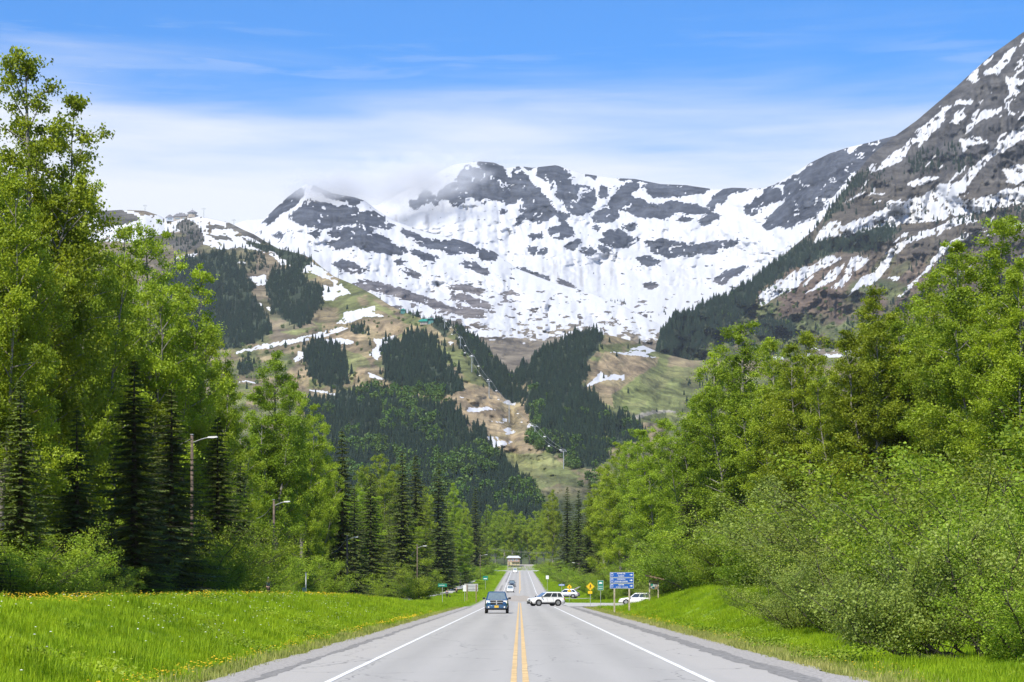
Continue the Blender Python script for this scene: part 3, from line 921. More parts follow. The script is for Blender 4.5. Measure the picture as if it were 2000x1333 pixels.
g2 = sm(fbm((LB['px'] + LB['py']) / 50, (LB['py'] - LB['px']) / 110, 173, 3), 0.1, 0.4) * sm(LB['py'], 440, 520)
LB['col'] = mixc(c, g2 * 0.7, (0.08, 0.09, 0.036))
# --- ski hill
wx, wy = warp(LC, 4, 12, 181)
sn = poly_any(wx, wy, SNOW_C)
bt = poly_any(wx, wy, BRUSH_TOP_C)
spk = fbm(LC['px'] / 10, LC['py'] / 5, 184, 4)
LC['snow'] = (sn & ~bt & (spk < 0.42)) * 1.0
LC['dirt'] = 0.0 * spk
c = np.zeros(LC['px'].shape + (3,)) + np.array(tan_c)
c = mixc(c, sm(fbm(LC['px'] / 26, LC['py'] / 14, 191, 5), -0.15, 0.3), (0.145, 0.118, 0.072))
c = mixc(c, sm(fbm(LC['px'] / 40, LC['py'] / 22, 193, 4), -.02, 0.22) * 0.85, (0.105, 0.125, 0.04))
c = mixc(c, sm(LC['px'], 640, 560) * sm(LC['py'], 690, 640) * 0.5, (0.12, 0.1, 0.08))
TAN_C = [Z5([(0, 640), (150, 560), (330, 600), (520, 690), (600, 830), (570, 970), (330, 970), (130, 760)]), Z5([(890, 590), (1000, 385), (1320, 420), (1300, 470), (1040, 640), (1060, 720), (960, 680)]), Z4([(680, 220), (1000, 190), (1300, 240), (1100, 300), (1000, 450), (900, 560), (850, 400), (700, 300)]), Z4([(480, 500), (600, 480), (620, 600), (520, 600)])]
tn = poly_any(wx, wy, TAN_C)
tcol = np.array((0.27, 0.205, 0.125)) * (1 + 0.35 * fbm(LC['px'] / 7, LC['py'] / 4, 197, 4))[..., None]
c = np.where(tn[..., None], c * 0.3 + tcol * 0.7, c)
gp = poly_any(wx, wy, GRASS_C)
gcol = np.array((0.165, 0.185, 0.065)) * (1 + 0.3 * fbm(LC['px'] / 9, LC['py'] / 5, 199, 4))[..., None]
c = np.where(gp[..., None], c * 0.25 + gcol * 0.75, c)
c = mixc(c, poly_any(wx, wy, ROAD_C) * 0.8, (0.33, 0.30, 0.25))
c = mixc(c, bt * 1.0, (0.09, 0.085, 0.075))
c = mixc(c, sm(LC['py'], 930, 990), (0.06, 0.075, 0.03))
LC['col'] = c


def mountain_mat():
    m, q, out = new_mat('mountain')
    at = q.n('ShaderNodeAttribute', attribute_name='base')
    sa = q.n('ShaderNodeAttribute', attribute_name='snow')
    da = q.n('ShaderNodeAttribute', attribute_name='dirt')
    tcn = q.n('ShaderNodeTexCoord')
    ob = tcn.outputs['Object']
    nf = q.noise(ob, 0.07, 6, 0.65)
    nm = q.noise(ob, 0.018, 6, 0.6, 0.5)
    strat = q.noise(q.scaled(ob, 0.012, 0.012, 0.05), 1.0, 6, 0.7, 0.8)
    c = q.mix(1.0, at.outputs['Color'], q.mix(q.sstep(nm, 0.25, 0.75), (0.6, 0.6, 0.62), (1.4, 1.4, 1.38)), 'MULTIPLY')
    c = q.mix(1.0, c, q.mix(q.sstep(strat, 0.3, 0.7), (0.5, 0.5, 0.52), (1.5, 1.5, 1.48)), 'MULTIPLY')
    c = q.mix(1.0, c, q.mix(nf, (0.6, 0.6, 0.6), (1.4, 1.4, 1.4)), 'MULTIPLY')
    sm_ = q.math('ADD', sa.outputs['Fac'], q.math('MULTIPLY', q.math('SUBTRACT', nf, 0.5), 0.6))
    sm_ = q.sstep(sm_, 0.44, 0.56)
    snowc = q.mix(q.math('MULTIPLY', da.outputs['Fac'], 0.8), (0.50, 0.51, 0.53), (0.27, 0.255, 0.25))
    c = q.mix(sm_, c, snowc)
    b = q.n('ShaderNodeBsdfPrincipled')
    q.l(c, b.inputs['Base Color'])
    b.inputs['Roughness'].default_value = 0.9
    b.inputs['Specular IOR Level'].default_value = 0.2
    bp = q.n('ShaderNodeBump')
    q.l(q.sstep(sm_, 0.0, 1.0, 0.95, 0.16), bp.inputs['Strength'])
    bp.inputs['Distance'].default_value = 14.0
    q.l(q.math('ADD', nm, q.math('MULTIPLY', nf, 0.35)), bp.inputs['Height'])
    q.l(bp.outputs[0], b.inputs['Normal'])
    q.l(b.outputs[0], out.inputs[0])
    return m


M['mountain'] = mountain_mat()
for L, nm, lab in ((LA, 'mountain', 'snowy cirque with dark rock bands at the head of the valley'), (LB2, 'mountain', 'rocky snow streaked ridge with pointed peak left of the cirque'),
                   (LB, 'mountain', 'steep right mountain with snow gullies and brown brush'), (LC, 'hill', 'ski hill with tan runs, forest patches and snow remnants')):
    P = L['P']
    me = mesh_np(nm, P.reshape(-1, 3), grid_faces(P.shape[0], P.shape[1]), True)
    set_color(me, 'base', np.clip(L['col'].reshape(-1, 3), 0, 1))
    set_float(me, 'snow', L['snow'])
    set_float(me, 'dirt', L['dirt'])
    L['obj'] = tag(put(nm, me, M['mountain']), lab, None, None, 'structure')
# ================================================================== PLANTS


def unit(v):
    return v / np.maximum(np.linalg.norm(v, axis=-1, keepdims=True), 1e-9)


def leaves(c, size, rng, up=0.35, aspect=0.75, fold=0.18):
    """folded diamond leaves, one quad each"""
    n = len(c)
    nrm = rng.normal(size=(n, 3))
    nrm[:, 2] = np.abs(nrm[:, 2]) + up
    nrm = unit(nrm)
    t = unit(np.cross(nrm, rng.normal(size=(n, 3))))
    b = np.cross(nrm, t)
    s = (size * rng.uniform(0.65, 1.3, n))[:, None]
    v = np.stack([c - t * s * .5, c + b * s * aspect * .5 + nrm * s * fold, c + t * s * .5, c - b * s * aspect * .5 + nrm * s * fold], 1)
    return v.reshape(-1, 3), np.arange(4 * n).reshape(n, 4)


def curve_pts(p0, d0, length, n, bend, rng):
    p = [np.array(p0, float)]
    d = unit(np.array(d0, float))
    for i in range(n):
        d = unit(d + np.array(bend) + rng.normal(0, 0.08, 3))
        p.append(p[-1] + d * length / n)
    return p


def make_poplar(seed, H=25.0, spread=1.0, nlead=4, nl=112, leaf=0.172, low=0.10):
    """several ascending leaders, each with its own limbs and leaf clusters"""
    rng = np.random.default_rng(seed)
    tb = MB()
    ph = rng.uniform(0, 6, 2)
    hs = np.linspace(0, 1, 12)
    spine = [np.array([0.45 * math.sin(2.2 * h + ph[0]) * h, 0.45 * math.sin(1.9 * h + ph[1]) * h, H * h]) for h in hs]
    tb.tube(spine, [0.36 * (1 - h) ** 0.8 + 0.02 for h in hs], 7)
    lead = [(spine, 0.10, 1.0, 1.0)]
    az0 = rng.uniform(0, 6.28)
    for k in range(nlead):
        h0 = rng.uniform(.12, .42)
        az = az0 + k * 6.283 / nlead + rng.normal(0, .3)
        p0 = np.array([np.interp(h0, hs, [q[i] for q in spine]) for i in range(3)])
        top = H * rng.uniform(.68, .95)
        out = spread * rng.uniform(2.2, 3.9)
        pts = []
        for t in np.linspace(0, 1, 9):
            o_ = out * (1 - (1 - t) ** 1.7)
            pts.append(np.array([p0[0] + math.cos(az) * o_, p0[1] + math.sin(az) * o_, p0[2] + (top - p0[2]) * t]) + rng.normal(0, .12, 3) * t)
        tb.tube(pts, np.linspace(.16, .015, 9), 5, False)
        lead.append((pts, .12, .78, (top - p0[2]) / H))
    pos = []
    for pts, lo, rs, frac in lead:
        nb = int((54 if rs == 1.0 else 38) * (0.4 + .6 * frac))
        az = rng.uniform(0, 6.28)
        tt = np.linspace(0, 1, len(pts))
        for i in range(nb):
            h = lo + (.985 - lo) * (i + rng.uniform(-.45, .45)) / max(nb - 1, 1)
            h = min(max(h, .05), .985)
            az += 2.399 + rng.normal(0, .4)
            prof = np.interp(h, [0.05, .2, .45, .7, .88, 1.0], [.7, .95, 1.0, .82, .58, .16])
            Lb = spread * (4.2 if rs == 1.0 else 3.0) * prof * rng.uniform(.6, 1.2)
            p0 = np.array([np.interp(h, tt, [q[k] for q in pts]) for k in range(3)])
            el = rng.uniform(0.1, 0.75) + 0.3 * h
            d = (math.cos(az) * math.cos(el), math.sin(az) * math.cos(el), math.sin(el))
            bp = curve_pts(p0, d, Lb * 1.1, 5, (0, 0, rng.uniform(-.06, .08)), rng)
            tb.tube(bp, [max(.07 * (1 - h), .03), .045, .035, .025, .018, .01], 4, False)
            for j in range(max(3, int(2 + 1.5 * Lb))):
                t = rng.uniform(0.3, 1.05) * 5
                a = min(int(t), 4)
                q = bp[a] + (bp[a + 1] - bp[a]) * (t - a) + rng.normal(0, .16 + .12 * prof, 3)
                r = rng.uniform(.20, .42) * (0.55 + .5 * prof)
                m = int(nl * rng.uniform(.45, 1.3) * (0.5 + r * 1.6))
                pos.append(q + rng.normal(0, 1, (m, 3)) * np.array([r, r, r * .6]))
    pos = np.concatenate(pos)
    v, f = leaves(pos, leaf, rng)
    return tb.mesh('trunk', M['bark_grey'], True), mesh_np('crown', v, f)


def make_shrub(seed, H=6.5, spread=1.0, ns=16, nl=66, leaf=0.13):
    rng = np.random.default_rng(seed)
    tb = MB()
    pos = []
    for i in range(ns):
        az = i * 2.399 + rng.normal(0, .3)
        el = rng.uniform(0.75, 1.45)
        d = (math.cos(az) * math.cos(el), math.sin(az) * math.cos(el), math.sin(el))
        p0 = np.array([math.cos(az) * .25, math.sin(az) * .25, -0.15])
        Ls = H * rng.choice([.5, .7, .85, 1.0, 1.12]) * rng.uniform(.9, 1.08) * (0.75 + 0.3 * math.sin(el))
        pts = curve_pts(p0, d, Ls, 7, (math.cos(az) * .07 * spread, math.sin(az) * .07 * spread, -.01), rng)
        tb.tube(pts, np.linspace(.06, .012, 8), 4, False)
        for j in range(9):
            t = rng.uniform(1.2, 7)
            a = min(int(t), 6)
            q = pts[a] + (pts[a + 1] - pts[a]) * (t - a)
            a2 = rng.uniform(0, 6.28)
            e2 = rng.uniform(-.1, .9)
            p2 = curve_pts(q, (math.cos(a2) * math.cos(e2), math.sin(a2) * math.cos(e2), math.sin(e2)), H * rng.uniform(.14, .3) * spread, 3, (0, 0, .02), rng)
            tb.tube(p2, [.02, .016, .012, .008], 3, False)
            for w_ in (1, 2, 3):
                if rng.random() < .2:
                    continue
                m = int(nl * rng.uniform(.4, 1.2))
                pos.append(p2[w_] + rng.normal(0, 1, (m, 3)) * np.array([.26, .26, .17]) * H / 5.6 * rng.uniform(.7, 1.25))
    pos = np.concatenate(pos)
    pos = pos[pos[:, 2] > 0.02]
    v, f = leaves(pos, leaf, rng)
    return tb.mesh('stems', M['bark_dark'], True), mesh_np('foliage', v, f)


def make_spruce(seed, H=25.0, Rm=3.5, nw=38, low=0.05, droop=0.3):
    rng = np.random.default_rng(seed)
    tb = MB()
    tb.tube([(0, 0, H * t) for t in np.linspace(0, 1, 8)], [0.34 * (1 - t) + .015 for t in np.linspace(0, 1, 8)], 7)
    V, Fc = [], []
    nv = 0
    C, T, Nn, Ls, Ws = [], [], [], [], []
    for i in range(nw):
        h = low + (1 - low) * (i / (nw - 1)) ** 0.92
        R_ = (Rm * (1 - h) ** 0.82 + .12) * rng.uniform(.82, 1.12)
        if h < .16:
            R_ *= 0.75 + 1.5 * h
        nbr = 10 if h < .85 else 6
        for k in range(nbr):
            az = 6.283 * k / nbr + i * 0.9 + rng.normal(0, .14)
            L_ = R_ * rng.uniform(.5, 1.28)
            o_ = np.array([math.cos(az), math.sin(az), 0])
            sd = np.array([-math.sin(az), math.cos(az), 0])
            z0 = H * min(h, .995) + rng.normal(0, .12)
            dr = droop * (1 - .6 * h)
            st = max(3, int(3 + L_ * 3.0))
            if L_ > 1.2:
                tb.tube([(0, 0, z0), tuple(o_ * L_ * .5 + np.array([0, 0, z0 - dr * L_ * .35])), tuple(o_ * L_ * .95 + np.array([0, 0, z0 - dr * L_ * .55]))], [.035, .022, .01], 3, False)
            for j in range(st):
                t = (j + rng.uniform(.3, 1)) / st
                c = o_ * L_ * t + np.array([0, 0, z0 - dr * L_ * (1.25 * t - .65 * t * t)])
                for s_ in (-1, 1, 0, rng.choice([-.5, .5])):
                    dirv = o_ * rng.uniform(.5, 1.0) + sd * s_ * rng.uniform(.5, 1.0) + np.array([0, 0, rng.uniform(-.65, .05)])
                    ll = rng.uniform(.35, .75) * (0.55 + .6 * (1 - t)) * (0.6 + .5 * (1 - h))
                    C.append(c)
                    T.append(dirv)
                    Ls.append(ll)
                    Ws.append(ll * rng.uniform(.32, .55))
    C, T = np.array(C), unit(np.array(T))
    Ls, Ws = np.array(Ls)[:, None], np.array(Ws)[:, None]
    upv = rng.normal(0, .45, C.shape) + np.array([0, 0, 1.0])
    B = unit(np.cross(T, upv))
    N_ = np.cross(B, T)
    v = np.stack([C, C + T * Ls * .45 + B * Ws * .5 - N_ * .04, C + T * Ls - N_ * Ls * .12, C + T * Ls * .45 - B * Ws * .5 - N_ * .04], 1).reshape(-1, 3)
    return tb.mesh('trunk', M['bark_dark'], True), mesh_np('crown', v, np.arange(len(v)).reshape(-1, 4))


def make_far_conifer(seed, H=16.0, Rm=3.4):
    rng = np.random.default_rng(seed)
    mb = MB()
    nt_ = 9
    for i in range(nt_):
        h0 = 0.06 + 0.9 * i / nt_
        h1 = min(h0 + 0.24, 1.0)
        r = Rm * (1 - h0) ** .8 * rng.uniform(.85, 1.1)
        n = 9
        vs = [(rng.normal(0, .04), rng.normal(0, .04), H * h1)]
        for k in range(n * 2):
            a = math.pi * k / n + i
            rr = r * (rng.uniform(.85, 1.2) if k % 2 == 0 else rng.uniform(.35, .55))
            vs.append((rr * math.cos(a), rr * math.sin(a), H * h0 - (.25 if k % 2 == 0 else -.35)))
        mb.add(vs, [(0, 1 + k, 1 + (k + 1) % (2 * n)) for k in range(2 * n)])
    me = mb.mesh('conifer', M['far_needle'])
    b = bmesh.new()
    b.from_mesh(me)
    t = MB()
    t.tube([(0, 0, -1.0), (0, 0, H * .3)], [.22, .16], 5, False)
    t.v, t.f
    tm = t.mesh('t', M['bark_dark'])
    b.from_mesh(tm)
    b.faces.ensure_lookup_table()
    for f_ in b.faces[-5:]:
        f_.material_index = 1
    b.to_mesh(me)
    b.free()
    me.materials.append(M['bark_dark'])
    return me


def make_far_bush(seed, H=5.0, n=260, sz=.9):
    rng = np.random.default_rng(seed)
    d = unit(rng.normal(size=(n, 3)))
    p = d * rng.uniform(.55, 1.0, (n, 1)) * np.array([H * .55, H * .55, H * .5]) * (1 + .25 * np.sin(d[:, :1] * 5 + seed))
    p[:, 2] += H * .5
    v, f = leaves(p, sz, rng)
    return mesh_np('bush', v, f)


POP = [make_poplar(101 + i, 25.0, r, n_) for i, (r, n_) in enumerate(((1.1, 5), (1.0, 4), (.9, 4), (1.15, 5), (1.0, 5)))]
SPR = [make_spruce(201 + i, Rm=r, droop=d) for i, (r, d) in enumerate(((4.2, .35), (3.6, .45), (4.6, .3), (3.3, .4)))]
ALD = [make_shrub(301 + i, 6.5, s) for i, s in enumerate((1.0, 1.25, .85, 1.1))]
WIL = [make_shrub(401 + i, 6.0, s, 15, 60, .115) for i, s in enumerate((1.3, 1.1, 1.4))]
CON = [make_far_conifer(501 + i, 16, r) for i, r in enumerate((3.4, 4.0, 2.9))]
BUSH = [make_far_bush(601 + i) for i in range(2)]
for a, lf in ((POP, 'poplar_leaf'), (SPR, 'spruce_needle'), (ALD, 'alder_leaf'), (WIL, 'willow_leaf')):
    for t_, c_ in a:
        c_.materials.append(M[lf])
for b_ in BUSH:
    b_.materials.append(M['far_leaf'])

KINDS = {'C': (POP, 25.0, 'cottonwood_tree', 'tree', 'trunk', 'crown'), 'S': (SPR, 25.0, 'spruce_tree', 'tree', 'trunk', 'crown'),
         'A': (ALD, 6.7, 'alder_shrub', 'shrub', 'stems', 'foliage'), 'W': (WIL, 6.2, 'willow_shrub', 'shrub', 'stems', 'foliage')}
_cnt = [0]


def plant(kind, x, y, top_z=None, height=None, wf=1.0, label=None, group=None, variant=None):
    arr, H0, nm, cat, tn, cn = KINDS[kind]
    z = float(ground_z(x, y))
    h = height if height else top_z - z
    _cnt[0] += 1
    rnd = random.Random(_cnt[0] * 7 + 3)
    vi = rnd.randrange(len(arr)) if variant is None else variant % len(arr)
    s = h / H0
    root = thing(nm, label, cat, (x, y, z - 0.05), rnd.uniform(0, 6.28), group, (s * wf, s * wf, s))
    put(tn, arr[vi][0], None, root)
    put(cn, arr[vi][1], None, root)
    return root


def plant_px(kind, px, py_top, X=None, Y=None, wf=1.0, label=None, group=None, variant=None):
    if Y is None:
        Y = X * F / (px - VX)
    x = (px - VX) * Y / F
    return plant(kind, x, Y, top_z=EYE + (VY - py_top) * Y / F, wf=wf, label=label, group=group, variant=variant)


# ---- named trees on the left: (kind, px, top y, X, width, label)
LEFT = [
    ('C', -95, 150, -28, 1.1, 'leafy cottonwood cut off by the left picture edge'),
    ('C', 58, 118, -27, 1.05, 'tallest cottonwood at far left, its top against blue sky'),
    ('C', 150, 345, -27.5, .9, 'cottonwood with a ragged side branch against the white clouds, left of the summit lodge'),
    ('C', 0, 330, -24, 1.0, 'dense cottonwood at the left edge in front of the tallest one'),
    ('C', 290, 447, -27, 1.0, 'cottonwood whose tip reaches just below the summit lodge'),
    ('C', 352, 560, -26, .95, 'broad lime green cottonwood right of the one below the summit lodge'),
    ('C', 235, 500, -31, 1.0, 'cottonwood standing behind the dark hemlock on the left'),
    ('C', 405, 650, -25.5, .95, 'bright cottonwood above the nearest lamp pole'),
    ('S', 262, 705, -21.8, 1.5, 'dark drooping hemlock among the left cottonwoods'),
    ('S', 335, 760, -21.8, 1.45, 'dark hemlock just left of the nearest lamp pole'),
    ('S', 425, 815, -22.3, 1.4, 'dark spruce just right of the nearest lamp pole'),
    ('S', 40, 740, -21.5, 1.4, 'dark spruce in shade at the far left edge'),
    ('S', 150, 800, -21.8, 1.5, 'shaded spruce below the tallest cottonwood'),
    ('S', 470, 880, -26, 1.1, 'dark spruce behind the round alder beside the second lamp pole'),
    ('C', 455, 760, -30, .9, 'cottonwood filling the gap between the two tall left cottonwood groups'),
    ('C', 540, 690, -27, 1.15, 'tall pointed cottonwood standing clear against the ski hill'),
    ('C', 590, 770, -27, .9, 'cottonwood on the right flank of the tall pointed one'),
    ('C', 628, 830, -26.5, .75, 'yellow green cottonwood beside the lone tall spruce'),
    ('S', 668, 842, -24, 1.15, 'lone tall dark spruce with a sharp tip left of the road'),
    ('S', 692, 955, -23.8, 1.4, 'dark spruce at the foot of the lone tall one'),
    ('S', 724, 925, -24.5, 1.3, 'dark spruce right of the third lamp pole'),
    ('C', 706, 925, -36, .9, 'pale cottonwood top behind the third lamp pole'),
    ('C', 745, 895, -37, 1.1, 'pale lime cottonwood behind the two broad spruces'),
    ('S', 786, 884, -24.5, 1.35, 'broad spruce with a rusty brown top'),
    ('S', 812, 890, -24.5, 1.2, 'spruce twin of the one with the rusty brown top'),
    ('C', 828, 955, -23.5, .6, 'narrow bright lime cottonwood lit along its right side'),
    ('S', 856, 905, -22, 1.3, 'tall dark spruce between two narrow cottonwoods'),
    ('C', 885, 945, -22, .8, 'cottonwood above the green street sign left of the road'),
    ('C', 905, 985, -20, .75, 'smaller cottonwood right of the one above the street sign'),
    ('S', 928, 955, -19, 1.2, 'dark brownish spruce nearest the road on the left'),
    ('C', 955, 988, -17.5, .9, 'cottonwood beside the farthest lamp pole'),
    ('C', 972, 998, -15.5, .7, 'cottonwood leaning over the far left road edge'),
]
for k, px, py, X, wf, lab in LEFT:
    plant_px(k, px, py, X=X, wf=wf * (.8 if k == 'C' else 1.1), label=lab, group=None)
RIGHT = [
    ('C', 2075, 430, 34, 1.1, 'cottonwood cut off by the right picture edge'),
    ('C', 1945, 432, 33, 1.05, 'tallest cottonwood on the right with a pointed top'),
    ('C', 1885, 505, 33, .85, 'cottonwood just left of the tallest one on the right'),
    ('C', 2000, 520, 31, .95, 'cottonwood right of the tallest one on the right'),
    ('C', 1812, 552, 35, .9, 'loose airy cottonwood between the two tall right groups'),
    ('C', 1765, 605, 34, .8, 'airy cottonwood with bare grey limbs showing on the right'),
    ('C', 1712, 566, 31, 1.05, 'broad cottonwood with the highest top left of the airy pair'),
    ('C', 1655, 672, 29, .9, 'lower cottonwood between two broad crowns on the right'),
    ('C', 1575, 653, 28, 1.0, 'broad rounded cottonwood in the middle of the right row'),
    ('C', 1512, 668, 26, .85, 'cottonwood left of the broad rounded one on the right'),
    ('C', 1442, 636, 25, 1.0, 'tall cottonwood whose peak stands left in the right row'),
    ('C', 1395, 690, 24, .85, 'cottonwood at the left shoulder of the tall right peak'),
    ('C', 1365, 785, 22, .9, 'cottonwood stepping down towards the tan meadow on the right'),
    ('C', 1290, 822, 20, 1.0, 'rounded cottonwood in front of the tan ski meadow'),
    ('C', 1248, 842, 21, .8, 'narrow cottonwood left of the rounded one by the meadow'),
    ('C', 1212, 868, 20, .9, 'narrow pointed cottonwood above the blue direction sign'),
    ('C', 1180, 915, 19, .85, 'cottonwood beside the pair of brownish spruces on the right'),
    ('S', 1152, 942, 17.5, 1.25, 'brownish spruce nearest the cottonwoods right of the road'),
    ('S', 1130, 958, 17, 1.25, 'dark spruce between its brownish neighbour and the road'),
    ('S', 1108, 952, 15, 1.2, 'dark narrow spruce closest to the far road on the right'),
    ('C', 1080, 958, 14, .8, 'lime cottonwood at the far right road edge'),
    ('C', 1063, 985, 13.5, .7, 'small lime cottonwood farthest along the right road edge'),
    ('S', 1342, 932, 18, 1.35, 'dark spruce standing in front of the right cottonwoods'),
    ('S', 1245, 1035, 18, 1.2, 'low dark spruce above the blue direction sign'),
    ('S', 1420, 985, 26, 1.2, 'dark spruce in the shaded gap behind the right shrubs'),
]
for k, px, py, X, wf, lab in RIGHT:
    plant_px(k, px, py, X=X, wf=wf, label=lab)
# trees round the head of the road
for px, py, Y, k in ((985, 985, 1180, 'C'), (1000, 998, 1160, 'C'), (1018, 1000, 1200, 'C'), (1034, 1008, 1170, 'C'), (1048, 1000, 1150, 'C'), (1008, 1020, 1240, 'S'), (1040, 1018, 1230, 'S'), (992, 1010, 1250, 'C'), (968, 1000, 1140, 'C'), (1062, 1000, 1140, 'C'), (1075, 990, 1190, 'C'), (950, 990, 1190, 'S')):
    plant_px(k, px, py, Y=Y, wf=.8 if k == 'S' else 1.0, label='pale distant tree behind the house at the end of the road', group='trees round the house at the road end')

# ---- filler trees behind the front rows, kept below the skyline
SKL = [(-300, 150), (0, 140), (70, 120), (130, 240), (215, 340), (300, 450), (340, 530), (400, 640), (460, 745), (540, 695), (640, 850), (690, 900), (780, 890), (850, 910), (910, 975), (960, 990), (1000, 1000), (1050, 995), (1100, 955), (1150, 950), (1200, 880), (1290, 825), (1370, 790), (1440, 645), (1575, 655), (1650, 680), (1710, 575), (1800, 560), (1940, 440), (2300, 430)]
skx, sky_ = [p[0] for p in SKL], [p[1] for p in SKL]
rf = random.Random(99)
made = 0
for i in range(16):
    plant(rf.choice('CCS'), -rf.uniform(25, 44), rf.uniform(20, 100), height=rf.uniform(20, 27), wf=1.1, label='roadside woodland tree beyond the left picture edge', group='woodland continuing beyond the left edge')
for side in (-1, 1):
    for i in range(400):
        Y = 90 * (1100 / 90) ** rf.random()
        X = side * rf.uniform(28, 60) if Y < 450 else side * rf.uniform(17, 60)
        px = VX + X * F / Y
        if px < -160 or px > 2160:
            continue
        lim = np.interp(px, skx, sky_)
        lim = max(lim, np.interp(px - 15, skx, sky_), np.interp(px + 15, skx, sky_)) + rf.uniform(15, 90)
        z = float(ground_z(X, Y))
        h = min(rf.uniform(16, 27), EYE + (VY - lim) * Y / F - z)
        if h < 7:
            continue
        k = 'S' if rf.random() < (.5 if side < 0 else .22) else 'C'
        plant(k, X, Y, height=h, wf=1.05, label=('dark conifer' if k == 'S' else 'cottonwood') + ' filling the deep woodland behind the %s roadside trees' % ('left' if side < 0 else 'right'), group='woodland behind the %s roadside row' % ('left' if side < 0 else 'right'))
        made += 1
        if made >= (105 if side < 0 else 165):
            break

# ---- understory on the left
LAB_L = 'green shrub in the leafy understory under the left trees'


def zone_l(px):
    for lim, t in ((80, 'at the left picture edge'), (210, 'below the tallest left cottonwood'), (345, 'left of the nearest lamp pole'), (450, 'right of the nearest lamp pole'), (560, 'around the second lamp pole'), (660, 'between the second and third lamp poles'), (760, 'right of the third lamp pole'), (2000, 'beyond the fourth lamp pole')):
        if px < lim:
            return t


def zone_r(px):
    for lim, t in ((1400, 'behind the notice shelter'), (1500, 'above the bright right bank'), (1620, 'behind the lowest roadside willow'), (1760, 'below the broad right cottonwoods'), (1880, 'left of the leaning dark trunk'), (3000, 'at the right picture edge')):
        if px < lim:
            return t

for px, py, X, k, wf in ((448, 1000, -20.5, 'A', 1.0), (400, 1005, -20.6, 'A', 1.05), (520, 1045, -25.5, 'A', 1.0), (818, 1088, -17.2, 'A', 1.1)):
    plant_px(k, px, py, X=X, wf=wf, label={448: 'large round bright alder left of the second lamp pole', 400: 'alder below the nearest lamp pole', 520: 'alder behind the person in navy', 818: 'alder hiding the foot of the fourth lamp pole'}[px])
for i in range(66):
    px = rf.uniform(-60, 960)
    X = -rf.uniform(20.2, 23.5) if px < 470 else -rf.uniform(23.5, 27)
    Y = X * F / (px - VX)
    if Y > 900 or Y < 75:
        continue
    h = rf.uniform(1.8, 4.2) if px < 470 else rf.uniform(2.4, 6.0)
    kk = rf.choice('AAS')
    plant(kk, X, Y, height=h * (1.6 if kk == 'S' else 1.0), wf=rf.uniform(1.0, 1.4) * (1.7 if kk == 'S' else 1.0), label=('green understory shrub ' if kk == 'A' else 'low dark young conifer ') + zone_l(px), group='understory shrubs along the left path')
for i in range(40):
    Y = rf.uniform(430, 1060)
    X = -np.interp(Y, [430, 640, 760, 1060], [24, 20, 15, 12]) - rf.uniform(0, 5)
    plant('A', X, Y, height=rf.uniform(3, 7), wf=rf.uniform(1.0, 1.4), label='far shrub along the left edge of the distant road', group='shrubs along the distant left road edge')
# ---- shrubs on the right
RS = [('A', 1320, 1040, 16.5, 1.2, 'alder behind the wooden notice shelter'), ('A', 1365, 1012, 17, 1.2, 'bright round alder right of the notice shelter'), ('A', 1425, 1025, 17, 1.2, 'alder mound at the foot of the tall right cottonwood'),
      ('A', 1480, 1015, 18, 1.2, 'alder mound between the notice shelter and the front willow'), ('A', 1545, 985, 19, 1.25, 'tall alder mound behind the front willow'), ('W', 1610, 950, 20, 1.3, 'tall pale willow rising behind the front willow'),
      ('W', 1680, 915, 21, 1.3, 'tall pale willow under the broad right cottonwood'), ('A', 1740, 900, 22, 1.3, 'high alder thicket under the airy cottonwoods'), ('W', 1800, 905, 21, 1.3, 'grey green willow thicket at mid right'),
      ('A', 1870, 870, 23, 1.3, 'tall bright alder under the tallest right cottonwood'), ('A', 1950, 840, 23, 1.35, 'brightest alder near the right picture edge'), ('A', 2030, 850, 23, 1.3, 'alder cut off by the right picture edge'),
      ('W', 1560, 1095, 12, 1.1, 'low pale willow overhanging the right verge'), ('W', 1640, 1060, 12.9, 1.15, 'pale willow left of the leaning dark trunk'), ('W', 1735, 1030, 16.2, 1.1, 'willow thicket above the leaning dark trunk'),
      ('A', 1995, 1020, 16.5, 1.35, 'alder at the right edge above the leaning trunk'), ('W', 1520, 1120, 12.6, 1.2, 'lowest willow at the left end of the roadside thicket'), ('A', 1440, 1085, 17, 1.2, 'alder at the top of the bright green right bank'),
      ('W', 1690, 1095, 11.6, 1.15, 'low willow with its skirt on the verge left of the leaning trunk'), ('A', 2010, 1090, 13.2, 1.2, 'low alder at the lower right corner behind the leaning trunk'), ('W', 1840, 1040, 14.0, 1.2, 'willow directly behind the leaning dark trunk')]
for k, px, py, X, wf, lab in RS:
    plant_px(k, px, py, X=X, wf=wf, label=lab)
for i in range(44):
    px = rf.uniform(1290, 2080)
    X = rf.uniform(17, 25)
    Y = X * F / (px - VX)
    plant(rf.choice('AAW'), X, Y, height=rf.uniform(4, 7.5), wf=rf.uniform(1.1, 1.4), label='green thicket shrub ' + zone_r(px), group='thicket behind the right verge')
for i in range(46):
    Y = rf.uniform(385, 1060)
    X = np.interp(Y, [340, 500, 700, 1060], [14.5, 13.5, 12, 11]) + rf.uniform(0, 6)
    plant(rf.choice('AAW'), X, Y, height=rf.uniform(3, 6.5), wf=rf.uniform(1.0, 1.4), label='far shrub along the right edge of the distant road', group='shrubs along the distant right road edge')
for x_, y_, h_ in ((14.2, 392, 4.5), (17, 385, 5.5), (20, 380, 6), (23, 362, 6.5), (26, 352, 7), (29, 345, 7), (24, 378, 7), (12.6, 330, 2.2), (14.3, 329, 2.6), (33, 340, 7), (19, 372, 4), (28, 372, 7.5)):
    plant('A', x_, y_, height=h_, wf=1.25, label='roadside shrub around the small parking lot at the junction', group='shrubs round the junction parking lot')

